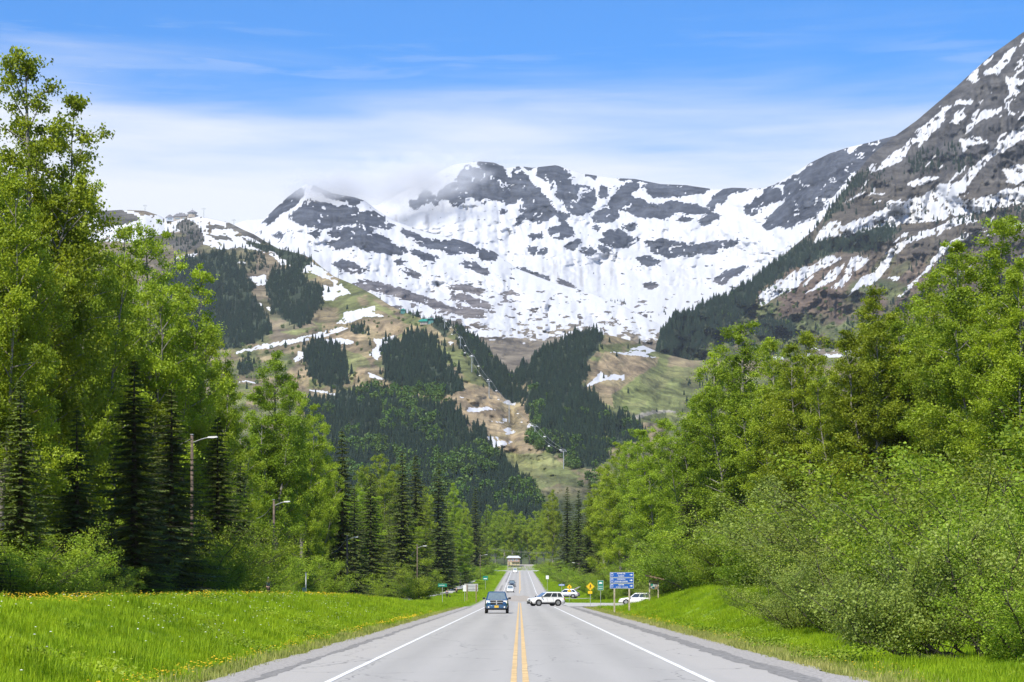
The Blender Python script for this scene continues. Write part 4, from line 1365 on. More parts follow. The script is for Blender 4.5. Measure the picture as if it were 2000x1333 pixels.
# leaning willow trunk at the lower right
x0, y0 = world(1930, 1270, 57)[:2]
root = thing('leaning_willow', 'old willow with thick dark trunk leaning left over the verge', 'tree', (x0, y0, float(ground_z(x0, y0)) - .05))
tb = MB()
rng = np.random.default_rng(77)
pos = []
for dx, dz, r0 in ((-3.0, .55, .13), (-2.4, 1.0, .11), (-1.0, 2.4, .09), (-.3, 3.0, .08), (.7, 2.6, .08), (-3.6, 1.2, .09), (-1.8, 1.9, .07), (1.4, 1.9, .07)):
    pts = [np.array([0, 0, 0.0]) + rng.normal(0, .08, 3) * np.array([1, 1, .1])]
    nseg = 8
    for j in range(nseg):
        t = (j + 1) / nseg
        pts.append(np.array([dx * t * 1.15, rng.normal(0, .12) + 0.25 * math.sin(dx * 3 + t), dz * (t ** 1.5) * 1.15]) + rng.normal(0, .05, 3))
    tb.tube(pts, np.linspace(r0, .02, nseg + 1), 6, False)
    for j in range(3, nseg + 1):
        for kk in range(4):
            a2, e2 = rng.uniform(0, 6.28), rng.uniform(.1, 1.2)
            p2 = curve_pts(pts[j], (math.cos(a2) * math.cos(e2), math.sin(a2) * math.cos(e2), math.sin(e2)), rng.uniform(.5, 1.3), 3, (0, 0, .05), rng)
            tb.tube(p2, [.02, .016, .012, .008], 3, False)
            for w_ in (1, 2, 3):
                if p2[w_][2] > .75 or pts[j][0] < -2.2:
                    pos.append(p2[w_] + rng.normal(0, 1, (48, 3)) * np.array([.2, .2, .15]))
put('trunk', tb.mesh('trunk', M['bark_dark'], True), None, root)
v, f = leaves(np.concatenate(pos), .085, rng)
me = mesh_np('crown', v, f)
put('crown', me, M['willow_leaf'], root)

# ================================================================== FAR FOREST
FOREST = [
    (LC, Z1([(560, 840), (640, 760), (750, 740), (850, 720), (900, 690), (950, 720), (1010, 740), (1020, 830), (1060, 870), (1110, 930), (1130, 1020), (1180, 1100), (1230, 1230), (1150, 1290), (1000, 1333), (880, 1340), (700, 1300), (560, 1100), (480, 900)]), .030, 17, 'upper left slope'),
    (LC, Z1([(1210, 900), (1260, 820), (1380, 800), (1420, 780), (1440, 850), (1460, 930), (1500, 900), (1560, 960), (1570, 1040), (1520, 1100), (1480, 1180), (1400, 1200), (1320, 1160), (1260, 1100), (1220, 1000)]), .032, 17, 'clump between the upper runs'),
    (LC, Z1([(1020, 780), (1060, 700), (1160, 710), (1210, 790), (1190, 840), (1100, 850), (1030, 840)]), .018, 15, 'clump between the upper runs'),
    (LC, Z1([(1060, 650), (1200, 650), (1280, 690), (1420, 720), (1490, 760), (1490, 800), (1420, 820), (1340, 780), (1260, 720), (1120, 680)]), .030, 13, 'ridge below the summit lodge'),
    (LC, Z1([(560, 590), (600, 540), (680, 500), (760, 540), (810, 630), (760, 660), (720, 690), (640, 720), (560, 640)]), .016, 12, 'ridge below the summit lodge'),
    (LC, Z1([(850, 690), (1010, 690), (1010, 745), (850, 740)]), .012, 14, 'ridge below the summit lodge'),
    (LC, Z4([(590, 380), (640, 330), (700, 340), (790, 360), (830, 420), (850, 560), (790, 600), (690, 580), (620, 520), (600, 450)]), .030, 18, 'clump beside the green runs'),
    (LC, Z4([(1050, 370), (1120, 320), (1170, 330), (1240, 270), (1330, 290), (1380, 320), (1400, 420), (1440, 480), (1500, 560), (1510, 620), (1430, 650), (1330, 640), (1220, 620), (1130, 580), (1070, 540), (1060, 450)]), .028, 18, 'clump below the teal roofed lodge'),
    (LC, Z4([(600, 640), (720, 680), (800, 620), (950, 620), (1000, 640), (1060, 590), (1100, 650), (1250, 680), (1400, 720), (1440, 680), (1500, 760), (1550, 820), (1560, 880), (1610, 830), (1660, 820), (1680, 900), (1720, 1000), (1800, 1060), (1900, 1150), (1960, 1260), (1990, 1340), (1960, 1500), (600, 1500), (600, 1000)]), .020, 17, 'lower slope left of the run'),
    (LC, Z5([(120, 240), (180, 235), (250, 300), (300, 340), (360, 450), (450, 560), (520, 640), (500, 690), (420, 660), (330, 600), (280, 520), (220, 430), (130, 340)]), .034, 15, 'strip right of the chairlift'),
    (LC, Z5([(450, 560), (520, 460), (600, 380), (700, 320), (760, 350), (840, 250), (900, 250), (960, 270), (990, 330), (960, 370), (890, 450), (890, 540), (860, 570), (900, 640), (960, 680), (1010, 740), (1040, 790), (1000, 850), (960, 900), (1000, 960), (1030, 1020), (940, 1080), (850, 1060), (760, 960), (700, 1000), (620, 880), (560, 780), (530, 690), (540, 620), (600, 540), (500, 590)]), .030, 17, 'spur between the two runs'),
    (LC, Z5([(290, 300), (400, 280), (560, 340), (560, 420), (470, 450), (350, 380)]), .028, 14, 'head of the ravine'),
    (LC, Z4([(190, 470), (240, 430), (290, 450), (280, 510), (220, 520)]), .030, 16, 'lone clump on the left slope'),
    (LC, Z4([(860, 230), (930, 230), (960, 280), (880, 280)]), .030, 12, 'lone clump on the left slope'),
    (LC, Z4([(1180, 110), (1300, 110), (1480, 180), (1420, 300), (1340, 230), (1380, 190), (1240, 150)]), .020, 12, 'trees round the teal roofed lodge'),
    (LC, Z5([(1050, 760), (1130, 800), (1230, 850), (1230, 920), (1080, 940), (1000, 960)]), .024, 19, 'spur between the two runs'),
    (LC, Z5([(1480, 560), (1580, 530), (1700, 560), (1700, 620), (1500, 590)]), .014, 13, 'edge of the tan meadow'),
    (LA, Z5([(1010, 130), (1060, 90), (1130, 80), (1120, 110), (1030, 135)]), .030, 11, 'snowy bowl'),
    (LA, Z5([(1060, 280), (1100, 240), (1120, 270), (1080, 285)]), .030, 11, 'snowy bowl'),
    (LA, Z5([(200, 200), (240, 180), (500, 215), (380, 235), (290, 230)]), .014, 10, 'snowy bowl'),
    (LB, Z3([(-40, 1250), (0, 1180), (70, 1140), (200, 1080), (330, 1010), (480, 915), (490, 900), (580, 862), (640, 775), (700, 675), (740, 620), (800, 600), (720, 680), (680, 750), (600, 830), (570, 880), (700, 860), (790, 830), (900, 810), (920, 830), (830, 900), (740, 920), (680, 910), (580, 950), (500, 980), (420, 1040), (370, 1070), (350, 1130), (260, 1200), (150, 1290), (80, 1360), (-40, 1360)]), .026, 19, 'left rim of the right mountain'),
    (LB, Z3([(960, 570), (1020, 500), (1080, 520), (1150, 480), (1170, 540), (1240, 545), (1200, 590), (1150, 610), (1090, 590), (1000, 620), (950, 600)]), .010, 20, 'rocky face of the right mountain'),
    (LB, Z3([(320, 1200), (400, 1180), (520, 1190), (500, 1240), (420, 1260), (330, 1230)]), .022, 18, 'foot of the right mountain'),
    (LB, Z3([(1100, 790), (1170, 770), (1420, 730), (1420, 780), (1230, 820)]), .010, 17, 'snow slope of the right mountain'),
    (LB, Z3([(1050, 990), (1120, 940), (1120, 1000), (1060, 1040)]), .02, 18, 'foot of the right mountain'),
    (LB, Z3([(880, 720), (960, 740), (1100, 700), (980, 790), (900, 790)]), .002, 17, 'snow slope of the right mountain'),
    (LB, Z3([(680, 780), (740, 640), (790, 600), (890, 590), (870, 640), (760, 700)]), .008, 17, 'rocky face of the right mountain'),
]
for L, ob_name in ((LC, 'hill'), (LB, 'mountain.002')):
    me = L['obj'].data
    fm = np.zeros(L['px'].shape, bool)
    jx, jy = warp(L, 8, 14, 301)
    for L2, poly, den, h, where in FOREST:
        if L2 is L and den >= .02:
            fm |= inpoly(jx, jy, poly)
    cc = np.where(fm[..., None], np.array((0.030, 0.042, 0.024)), L['col']).reshape(-1, 3)
    c4 = np.ones((len(cc), 4), np.float32)
    c4[:, :3] = np.clip(cc, 0, 1)
    me.attributes['base'].data.foreach_set('color', c4.ravel())
    sn2 = np.where(fm, 0.0, L['snow'])
    me.attributes['snow'].data.foreach_set('value', sn2.astype(np.float32).ravel())
pool = []
rq = random.Random(5)
for L, poly, den, h, where in FOREST:
    xs = [p[0] for p in poly]
    ys_ = [p[1] for p in poly]
    area = (max(xs) - min(xs)) * (max(ys_) - min(ys_))
    n_ = int(area * den * 3.2)
    PXr = RNG.uniform(min(xs), max(xs), n_)
    PYr = RNG.uniform(min(ys_), max(ys_), n_)
    ok = inpoly(PXr, PYr, poly)
    for a, b in zip(PXr[ok], PYr[ok]):
        a += rq.gauss(0, 5)
        b += rq.gauss(0, 3)
        if vnoise(np.array([a / 9]), np.array([b / 7]), 4)[0] < .22:
            continue
        p = on_layer(L, a, b)
        pool.append((p[0], p[1], p[2] - 0.8, h * (rq.uniform(.30, .66) if rq.random() < .88 else rq.uniform(.66, .95)), where))
# scattered trees outside the polygons
for L, x0, x1, y0, y1, n_, h, where in ((LC, 470, 900, 560, 800, 40, 10, 'open upper slope'), (LC, 1150, 1400, 640, 830, 14, 8, 'tan meadow'), (LB, 1480, 1900, 400, 660, 90, 13, 'right mountain brush'), (LA, 900, 1300, 590, 650, 40, 8, 'snowy bowl')):
    for i in range(n_):
        p = on_layer(L, rq.uniform(x0, x1), rq.uniform(y0, y1))
        pool.append((p[0], p[1], p[2] - .5, h * rq.uniform(.5, 1.2), where))
pool.sort(key=lambda t: -t[3] / t[1])
NIND = 270
cnt = {}
first, later = [], []
for t in pool:
    cnt[t[4]] = cnt.get(t[4], 0) + 1
    (first if cnt[t[4]] <= 40 and len(first) < NIND else later).append(t)
pool = first + later
for i, (x, y, z, h, where) in enumerate(pool[:NIND]):
    o = link(bpy.data.objects.new('far_conifer', CON[i % 3]))
    o.location = (x, y, z)
    s = h / 16
    o.scale = (s * 1.1, s * 1.1, s)
    o.rotation_euler = (0, 0, rq.uniform(0, 6.28))
    tag(o, 'dark far conifer, %s' % where if where[0] in 'lr' and where.startswith(('lone',)) else 'dark far conifer on the %s' % where, 'tree', 'far conifers: %s' % where)


def scatter(name, coll_objs, pos, scl, rot, var, label=None):
    """points with attributes, each carrying an instance of one of the meshes"""
    coll = bpy.data.collections.new(name + '_source')
    for k, me in enumerate(coll_objs):
        coll.objects.link(bpy.data.objects.new('%s_%02d' % (name, k), me))
    me = bpy.data.meshes.new(name)
    pos = np.asarray(pos, np.float32)
    me.vertices.add(len(pos))
    me.vertices.foreach_set('co', pos.ravel())
    set_float(me, 'scl', scl)
    set_float(me, 'rot', rot)
    a = me.attributes.new('var', 'INT', 'POINT')
    a.data.foreach_set('value', np.asarray(var, np.int32))
    o = link(bpy.data.objects.new(name, me))
    ng = bpy.data.node_groups.new(name, 'GeometryNodeTree')
    ng.interface.new_socket('Geometry', in_out='INPUT', socket_type='NodeSocketGeometry')
    ng.interface.new_socket('Geometry', in_out='OUTPUT', socket_type='NodeSocketGeometry')
    N = ng.nodes.new
    gi, go = N('NodeGroupInput'), N('NodeGroupOutput')
    ci = N('GeometryNodeCollectionInfo')
    ci.inputs['Collection'].default_value = coll
    ci.inputs['Separate Children'].default_value = True
    ci.inputs['Reset Children'].default_value = True
    ip = N('GeometryNodeInstanceOnPoints')
    ip.inputs['Pick Instance'].default_value = True

    def attr(nm, typ):
        n = N('GeometryNodeInputNamedAttribute')
        n.data_type = typ
        n.inputs['Name'].default_value = nm
        return n.outputs['Attribute']
    cx_ = N('ShaderNodeCombineXYZ')
    ng.links.new(attr('rot', 'FLOAT'), cx_.inputs[2])
    ng.links.new(gi.outputs[0], ip.inputs['Points'])
    ng.links.new(ci.outputs[0], ip.inputs['Instance'])
    ng.links.new(attr('var', 'INT'), ip.inputs['Instance Index'])
    ng.links.new(cx_.outputs[0], ip.inputs['Rotation'])
    ng.links.new(attr('scl', 'FLOAT'), ip.inputs['Scale'])
    ng.links.new(ip.outputs[0], go.inputs[0])
    md = o.modifiers.new('scatter', 'NODES')
    md.node_group = ng
    tag(o, label, None, None, 'stuff')
    return o


rest = pool[NIND:]
scatter('conifer_forest', CON, [(p[0], p[1], p[2]) for p in rest], [p[3] / 16 for p in rest], RNG.uniform(0, 6.28, len(rest)), RNG.integers(0, 3, len(rest)), 'dark conifer forest covering the far slopes')
# bushes on the far slopes (alder, mountain ash)
bp_, bs_ = [], []
for L, x0, x1, y0, y1, n_, h in ((LC, 400, 700, 640, 760, 120, 4), (LC, 600, 1060, 760, 1000, 900, 10), (LC, 700, 950, 600, 700, 90, 3), (LC, 1000, 1130, 850, 930, 90, 8), (LC, 1020, 1250, 780, 960, 60, 8), (LB, 1400, 1780, 560, 720, 260, 5), (LC, 880, 1000, 640, 760, 60, 4)):
    for i in range(n_):
        a, b = rq.uniform(x0, x1), rq.uniform(y0, y1)
        if n_ == 900 and vnoise(np.array([a / 38]), np.array([b / 26]), 9)[0] < .56:
            continue
        if L is LC and poly_any(np.array([a]), np.array([b]), GRASS_C + SNOW_C)[0]:
            continue
        if L is LC and 880 < a < 1100 and 740 < b < 930 and (a - 880) / 220 * 0.9 + .2 > (b - 740) / 190 - .25 and not (a > 1035):
            continue
        p = on_layer(L, a, b)
        bp_.append((p[0], p[1], p[2] - .3))
        bs_.append(h * rq.uniform(.5, 1.3) / 5)
scatter('hillside_brush', BUSH, bp_, bs_, RNG.uniform(0, 6.28, len(bp_)), RNG.integers(0, 2, len(bp_)), 'light green brush on the far slopes')

# ================================================================== GRASS


def make_tuft(seed, nb=12, h=.42, spread=.26, wid=.011):
    rng = np.random.default_rng(seed)
    V, Fc = [], []
    for i in range(nb):
        a = rng.uniform(0, 6.28)
        r = spread * math.sqrt(rng.random())
        b = np.array([math.cos(a) * r, math.sin(a) * r, -.03])
        lean = rng.uniform(.05, .5)
        a2 = a + rng.normal(0, .8)
        hh = h * rng.uniform(.55, 1.15)
        d = np.array([math.cos(a2), math.sin(a2), 0])
        s_ = np.array([-math.sin(a2), math.cos(a2), 0]) * wid * rng.uniform(.7, 1.4)
        m = b + np.array([0, 0, hh * .6]) + d * lean * hh * .35
        t = b + np.array([0, 0, hh * (1 - .25 * lean)]) + d * lean * hh
        k = len(V)
        V += [b - s_, b + s_, m + s_ * .8, m - s_ * .8, t, t + s_ * .1]
        Fc += [(k, k + 1, k + 2, k + 3), (k + 3, k + 2, k + 5, k + 4)]
    return mesh_np('tuft', np.array(V), np.array(Fc))


TUFT = [make_tuft(701 + i, 30, h, .28, .0075) for i, h in enumerate((.30, .38, .26, .46))]
DRY = [make_tuft(711 + i, 16, h, .22, .010) for i, h in enumerate((.26, .34, .2))]
for t_ in TUFT:
    t_.materials.append(M['grass'])
for t_ in DRY:
    t_.materials.append(M['dry_grass'])


def grass_points(x0, x1, y0, y1, dens, seed):
    rng = np.random.default_rng(seed)
    n = int(abs(x1 - x0) * (y1 - y0) * dens)
    return np.stack([rng.uniform(min(x0, x1), max(x0, x1), n), rng.uniform(y0, y1, n)], 1)


pts = np.concatenate([
    grass_points(-7.3, -20.0, 33, 75, 26, 1), grass_points(-7.3, -20.5, 75, 150, 15, 2), grass_points(-7.3, -20.5, 150, 300, 7, 3), grass_points(-7, -19, 300, 700, 2.2, 4), grass_points(-7, -16, 500, 1080, 1.5, 14), grass_points(7, 14, 500, 1080, 1.5, 15),
    grass_points(8.0, 19, 38, 90, 26, 5), grass_points(8.0, 19, 90, 250, 11, 6), grass_points(7.5, 14, 345, 700, 2.0, 7), grass_points(19, 30, 60, 200, 2, 8), grass_points(10, 40, 322, 350, 6, 10), grass_points(-12, 12, 1098, 1135, 2, 12), grass_points(7.6, 13.5, 318, 352, 7, 13)])
d = 1.25 * fbm(pts[:, 0] / 1.3, pts[:, 1] / 2.4, 55, 4)
keep = (d > -.75)
keep &= ~((pts[:, 0] < -15) & (np.abs(pts[:, 0] - np.interp(pts[:, 1], ys, cx)) < 1.8))
keep &= ~((pts[:, 0] > 6) & (pts[:, 1] > 252) & (pts[:, 1] < 320))
keep &= ~((pts[:, 0] > 6) & (pts[:, 0] < 17.2) & (pts[:, 1] > 349) & (pts[:, 1] < 375))
pts, d = pts[keep], d[keep]
edge = np.where(pts[:, 0] < 0, -pts[:, 0] - 7.2, pts[:, 0] - 8.0)
far = np.clip(pts[:, 1] / 120, 1, 7)
sc_ = (0.62 + 0.5 * d + 0.35 * vnoise(pts[:, 0] / 4, pts[:, 1] / 7, 8)) * (0.45 + 0.55 * sm(edge, 0, 1.6)) * (0.85 + .15 * far) * RNG.uniform(.7, 1.3, len(pts))
zz = ground_z(pts[:, 0], pts[:, 1])
scatter('grass', TUFT, np.stack([pts[:, 0], pts[:, 1], zz], 1), np.clip(sc_, .25, 2.6), RNG.uniform(0, 6.28, len(pts)), RNG.integers(0, 4, len(pts)), 'tall bright green grass on the roadside banks')
pd_ = np.concatenate([grass_points(7.6, 9.6, 40, 110, 30, 21), grass_points(7.6, 9.4, 110, 250, 14, 22), grass_points(-6.9, -7.8, 33, 120, 20, 23), grass_points(-6.9, -7.6, 120, 250, 10, 24)])
zz = ground_z(pd_[:, 0], pd_[:, 1])
scatter('dry_grass', DRY, np.stack([pd_[:, 0], pd_[:, 1], zz], 1), RNG.uniform(.5, 1.1, len(pd_)), RNG.uniform(0, 6.28, len(pd_)), RNG.integers(0, 3, len(pd_)), 'short straw tinted grass along the road edges')

def make_weed(seed):
    rng = np.random.default_rng(seed)
    p_ = rng.normal(0, 1, (46, 3)) * np.array([.22, .22, .10])
    p_[:, 2] = np.abs(p_[:, 2]) + .18
    return leaves(p_, .075, rng, up=.9)


WEED = []
for i in range(2):
    me = mesh_np('weed', *make_weed(731 + i))
    me.materials.append(M['alder_leaf'])
    WEED.append(me)
wp = np.concatenate([grass_points(-7.6, -16, 33, 120, 2.4, 41), grass_points(8.4, 17, 38, 120, 3.2, 42), grass_points(-8, -16, 120, 240, .8, 43), grass_points(9, 17, 120, 240, 1.0, 44)])
wp = np.concatenate([wp, grass_points(10.2, 14.5, 46, 90, 5, 45)])
wp = wp[fbm(wp[:, 0] / 2.2, wp[:, 1] / 3.5, 61, 3) > .25]
scatter('weeds', WEED, np.stack([wp[:, 0], wp[:, 1], ground_z(wp[:, 0], wp[:, 1])], 1), RNG.uniform(.5, 1.2, len(wp)), RNG.uniform(0, 6, len(wp)), RNG.integers(0, 2, len(wp)), 'broad leaved weeds among the bank grass')

fl = MB()
for k in range(8):
    a = k * math.pi / 4
    fl.add([(0, 0, 0.015), (.035 * math.cos(a), .035 * math.sin(a), .0), (.035 * math.cos(a + .78), .035 * math.sin(a + .78), .0)], [(0, 1, 2)])
fl_me = fl.mesh('flower', M['dandelion'])
fw_me = fl.mesh('flower', M['white_flower'])
rngf = np.random.default_rng(81)


def flower_rows(n, xf, y0, y1, spread, seed):
    r = np.random.default_rng(seed)
    yy = y0 * (y1 / y0) ** r.random(n)
    xx = xf(yy) + r.normal(0, spread, n)
    kp = fbm(yy / 6, xx / 2, seed, 3) > -.35
    return np.stack([xx, yy], 1)[kp]


fp = np.concatenate([flower_rows(2600, lambda y: -14.6 + 0 * y, 52, 210, .6, 1), flower_rows(900, lambda y: -7.9 + 0 * y, 33, 190, .16, 2), flower_rows(500, lambda y: 9.2 + 0 * y, 45, 200, .35, 3), flower_rows(250, lambda y: 10.0 + 0 * y, 150, 250, .8, 4)])
zz = ground_z(fp[:, 0], fp[:, 1]) + RNG.uniform(.16, .42, len(fp)) * np.where(fp[:, 0] < -12, 1.0, .65)
scatter('dandelions', [fl_me], np.stack([fp[:, 0], fp[:, 1], zz], 1), RNG.uniform(.7, 1.3, len(fp)) * np.clip(fp[:, 1] / 90, .8, 1.6), RNG.uniform(0, 6, len(fp)), np.zeros(len(fp)), 'yellow dandelions along the bank crest and verge')
fp = np.stack([rngf.uniform(-14, -9, 260), rngf.uniform(36, 140, 260)], 1)
zz = ground_z(fp[:, 0], fp[:, 1]) + .36
scatter('white_flowers', [fw_me], np.stack([fp[:, 0], fp[:, 1], zz], 1), RNG.uniform(.6, 1.0, len(fp)), RNG.uniform(0, 6, len(fp)), np.zeros(len(fp)), 'small white flowers in the left bank grass')
# ================================================================== VEHICLES (front = +Y local)


def disc(mb, c, r, w, n=18):
    x, y, z = c
    return mb.tube([(x - w / 2, y, z), (x + w / 2, y, z)], r, n)


def loft(st, z_fn=None):
    """lower body: stations (y, zbottom, ztop, halfwidth) -> closed mesh"""
    mb = MB()
    n = 0
    for y, zb, zt, hw in st:
        hh = zt - zb
        half = [(0.0, zb), (hw * .80, zb), (hw * .95, zb + .08 * hh), (hw, zb + .35 * hh), (hw * .99, zb + .62 * hh), (hw * .95, zt - .12 * hh), (hw * .84, zt - .015 * hh), (hw * .5, zt), (0.0, zt + .015)]
        ring = half + [(-x, z) for x, z in half[-2:0:-1]]
        n = len(ring)
        mb.v += [(x, y, z) for x, z in ring]
    m = len(st)
    for i in range(m - 1):
        for k in range(n):
            mb.f.append((i * n + k, i * n + (k + 1) % n, (i + 1) * n + (k + 1) % n, (i + 1) * n + k))
    mb.f.append(tuple(range(n)))
    mb.f.append(tuple((m - 1) * n + k for k in range(n)))
    return mb


def car(name, label, loc, rotz, paint, cat='car', L=4.8, W=1.95, H=1.7, belt=1.05, hood=1.02, r=.36, axle=(1.42, -1.38), cowl=.95, rf=.25, rr=-1.75, rb=-2.25, bed=None, grille='trim', group=None, hatch=False, plate=None, clad=None, pitch=0.0):
    root = thing(name, label, cat, loc, rotz, group)
    root.rotation_euler[0] = pitch
    hw = W / 2
    g0 = .24 if bed is None else .36
    fl_ = L / 2
    st = [(-fl_, g0 + .22, belt - .08, hw * .86), (-fl_ + .10, g0 + .08, belt - .02, hw * .95), (-fl_ + .5, g0, belt, hw * .99), (-L * .2, g0 - .02, belt, hw), (cowl - .6, g0 - .02, belt, hw), (cowl, g0 - .02, belt - .01, hw), (cowl + .25, g0, hood + .03, hw * .99),
          (fl_ - .75, g0, hood - .02, hw * .98), (fl_ - .28, g0 + .02, hood - .09, hw * .95), (fl_ - .06, g0 + .06, hood - .20, hw * .88), (fl_, g0 + .12, hood - .30, hw * .80)]
    body = loft(st).build('body', paint, root, True)
    # cabin: frustum with glass set proud of it
    bw, tw = hw * .93, hw * .74
    zb, zt = belt - .03, H
    b4 = [(-bw, cowl, zb), (bw, cowl, zb), (bw, rb, zb), (-bw, rb, zb)]
    t4 = [(-tw, rf, zt - .04), (tw, rf, zt - .04), (tw, rr, zt - .05), (-tw, rr, zt - .05)]
    ym = (rf + rr) / 2
    crown = [(-tw * .85, rf - .12, zt), (tw * .85, rf - .12, zt), (tw * .85, rr + .1, zt - .01), (-tw * .85, rr + .1, zt - .01)]
    cab = MB()
    cab.add(b4 + t4 + crown, [(0, 1, 5, 4), (1, 2, 6, 5), (2, 3, 7, 6), (3, 0, 4, 7), (4, 5, 9, 8), (5, 6, 10, 9), (6, 7, 11, 10), (7, 4, 8, 11), (8, 9, 10, 11)])
    cab.build('cabin', paint, root, False, .03)

    def pane(nm, A, B, C_, D, u0, u1, v0, v1, m='glass'):
        A, B, C_, D = map(Vector, (A, B, C_, D))
        nrm = (B - A).cross(D - A).normalized() * .012
        ctr = (A + B + C_ + D) / 4
        if (ctr + nrm - Vector((0, ym, (zb + zt) / 2))).length < (ctr - nrm - Vector((0, ym, (zb + zt) / 2))).length:
            nrm = -nrm

        def P(u, v):
            return (A.lerp(B, u)).lerp(D.lerp(C_, u), v) + nrm
        q = MB()
        q.add([P(u0, v0), P(u1, v0), P(u1, v1), P(u0, v1)], [(0, 1, 2, 3)])
        o_ = q.build(nm, M[m], root)
        sl = o_.modifiers.new('thick', 'SOLIDIFY')
        sl.thickness = .008
        return o_
    pane('windshield', b4[0], b4[1], t4[1], t4[0], .06, .94, .08, .92)
    if not hatch:
        pane('rear_window', b4[2], b4[3], t4[3], t4[2], .08, .92, .15, .88)
    for A, B, C_, D in ((b4[1], b4[2], t4[2], t4[1]), (b4[0], b4[3], t4[3], t4[0])):
        cuts = ((.05, .40), (.43, .70), (.73, .94)) if bed is None else ((.06, .52), (.56, .93))
        for u0, u1 in cuts:
            pane('side_window', A, B, C_, D, u0, u1, .10, .86, 'side_glass')
    # wheels
    for ya in axle:
        for s in (-1, 1):
            a = MB()
            disc(a, (s * (hw - .02), ya, r), r * 1.2, .05, 20)
            a.build('wheel_arch', M['trim'], root)
            w_ = MB()
            disc(w_, (s * (hw - .10), ya, r), r, .24, 20)
            wo_ = w_.build('wheel', M['rubber'], root, False, .02)
            rm = MB()
            disc(rm, (s * (hw + .012), ya, r), r * .64, .03, 14)
            for k in range(5):
                an = k * 1.2566
                rm.box((s * (hw + .03), ya + math.cos(an) * r * .32, r + math.sin(an) * r * .32), (.02, r * .14, r * .55), 0, an - math.pi / 2)
            rm.build('rim', M['rim'], wo_)
    # front end
    yf = fl_
    for s in (-1, 1):
        h_ = MB()
        h_.box((s * hw * .74, yf - .13, hood - .24), (hw * .34, .16, .20 if bed is None else .26))
        h_.build('headlight', M['lamp_glass'], root, False, .03)
        t_ = MB()
        t_.box((s * hw * .84, -yf + .06, belt - .22), (hw * .2, .12, .26))
        t_.build('tail_light', M['tail_lamp'], root, False, .02)
        m_ = MB()
        m_.box((s * (hw + .12), cowl - .12, belt + .10), (.22, .10, .17))
        m_.build('mirror', M['trim'], root, False, .03)
        m_ = MB()
        for k, yy in enumerate((.12, -.72)):
            m_.box((s * (hw + .004), yy + (cowl - .95), belt - .18), (.03, .16, .035))
        m_.build('door_handle', M[('trim' if bed else 'chrome')], root)
        d_ = MB()
        for yy in (cowl - .1, cowl - .98, cowl - 1.75):
            d_.box((s * (hw + .001), yy, (belt + g0) / 2 + .1), (.012, .012, belt - g0 - .3))
        d_.build('door_seam', M['trim'], root)
    gr_ = MB()
    if bed:
        for s in (-1, 1):
            gr_.box((s * hw * .28, yf - .005, hood - .18), (hw * .50, .06, .13))
            gr_.box((s * hw * .28, yf - .005, hood - .36), (hw * .50, .06, .13))
        gr_.build('grille', M['trim'], root)
        ch = MB()
        ch.box((0, yf + .015, hood - .27), (hw * .09, .06, .40))
        ch.box((0, yf + .012, hood - .27), (hw * 1.1, .04, .05))
        ch.box((0, yf + .012, hood - .08), (hw * 1.1, .05, .05))
        ch.build('grille_bars', M['chrome'], root)
    else:
        gr_.box((0, yf - .01, hood - .34), (hw * .66, .06, .16))
        gr_.build('grille', M[grille], root)
    bp_o = MB()
    bp_o.box((0, yf - .03, g0 + .20), (hw * 1.72, .22, .26))
    bp_o.build('front_bumper', paint if bed else M[clad] if clad else paint, root, False, .05)
    lo = MB()
    lo.box((0, yf - .08, g0 + .06), (hw * 1.5, .2, .12))
    lo.box((0, 0, g0 - .02), (hw * 1.7, L * .8, .08))
    lo.box((0, -yf + .06, g0 + .14), (hw * 1.6, .18, .2))
    lo.build('underside', M['trim'], root)
    for s in (-1, 1):
        fo = MB()
        fo.tube([(s * hw * .68, yf + .085, g0 + .20), (s * hw * .68, yf + .10, g0 + .20)], .07, 10)
        fo.build('fog_light', M['lamp_glass'], root)
    if plate:
        pl = MB()
        pl.box((0, yf + .095, g0 + .24), (.36, .02, .20))
        pl.build('licence_plate', M[plate], root)
    if clad:
        for s in (-1, 1):
            cb = MB()
            cb.box((s * (hw + .002), (axle[0] + axle[1]) / 2, g0 + .09), (.05, axle[0] - axle[1] - r * 2.4, .20))
            cb.build('sill_cladding', M[clad], root)
    if bed:
        y0b, y1b = bed
        bb = MB()
        for s in (-1, 1):
            bb.box((s * (hw * .95), (y0b + y1b) / 2, belt + .02), (.10, y1b - y0b, .16))
        bb.box((0, y0b, belt + .02), (hw * 1.8, .10, .16))
        bb.build('bed_rail', paint, root, False, .02)
    if hatch:
        hg = MB()
        hg.add([(-tw, rr, zt - .02), (tw, rr, zt - .02), (tw * 1.05, rr - .95, zt + .42), (-tw * 1.05, rr - .95, zt + .42), (-tw, rr - .05, zt - .07), (tw, rr - .05, zt - .07), (tw * 1.05, rr - .97, zt + .36), (-tw * 1.05, rr - .97, zt + .36)],
               [(0, 1, 2, 3), (7, 6, 5, 4), (0, 3, 7, 4), (1, 5, 6, 2), (3, 2, 6, 7), (0, 4, 5, 1)])
        hg.build('tailgate', paint, root)
    rk_ = MB()
    if bed is None and H > 1.6:
        for s in (-1, 1):
            rk_.tube([(s * tw * .9, rf - .2, zt + .03), (s * tw * .9, rr + .2, zt + .03)], .02, 6)
        rk_.build('roof_rail', M['chrome'], root)
    return root


def zroad(y):
    return float(zr(y)) + .004


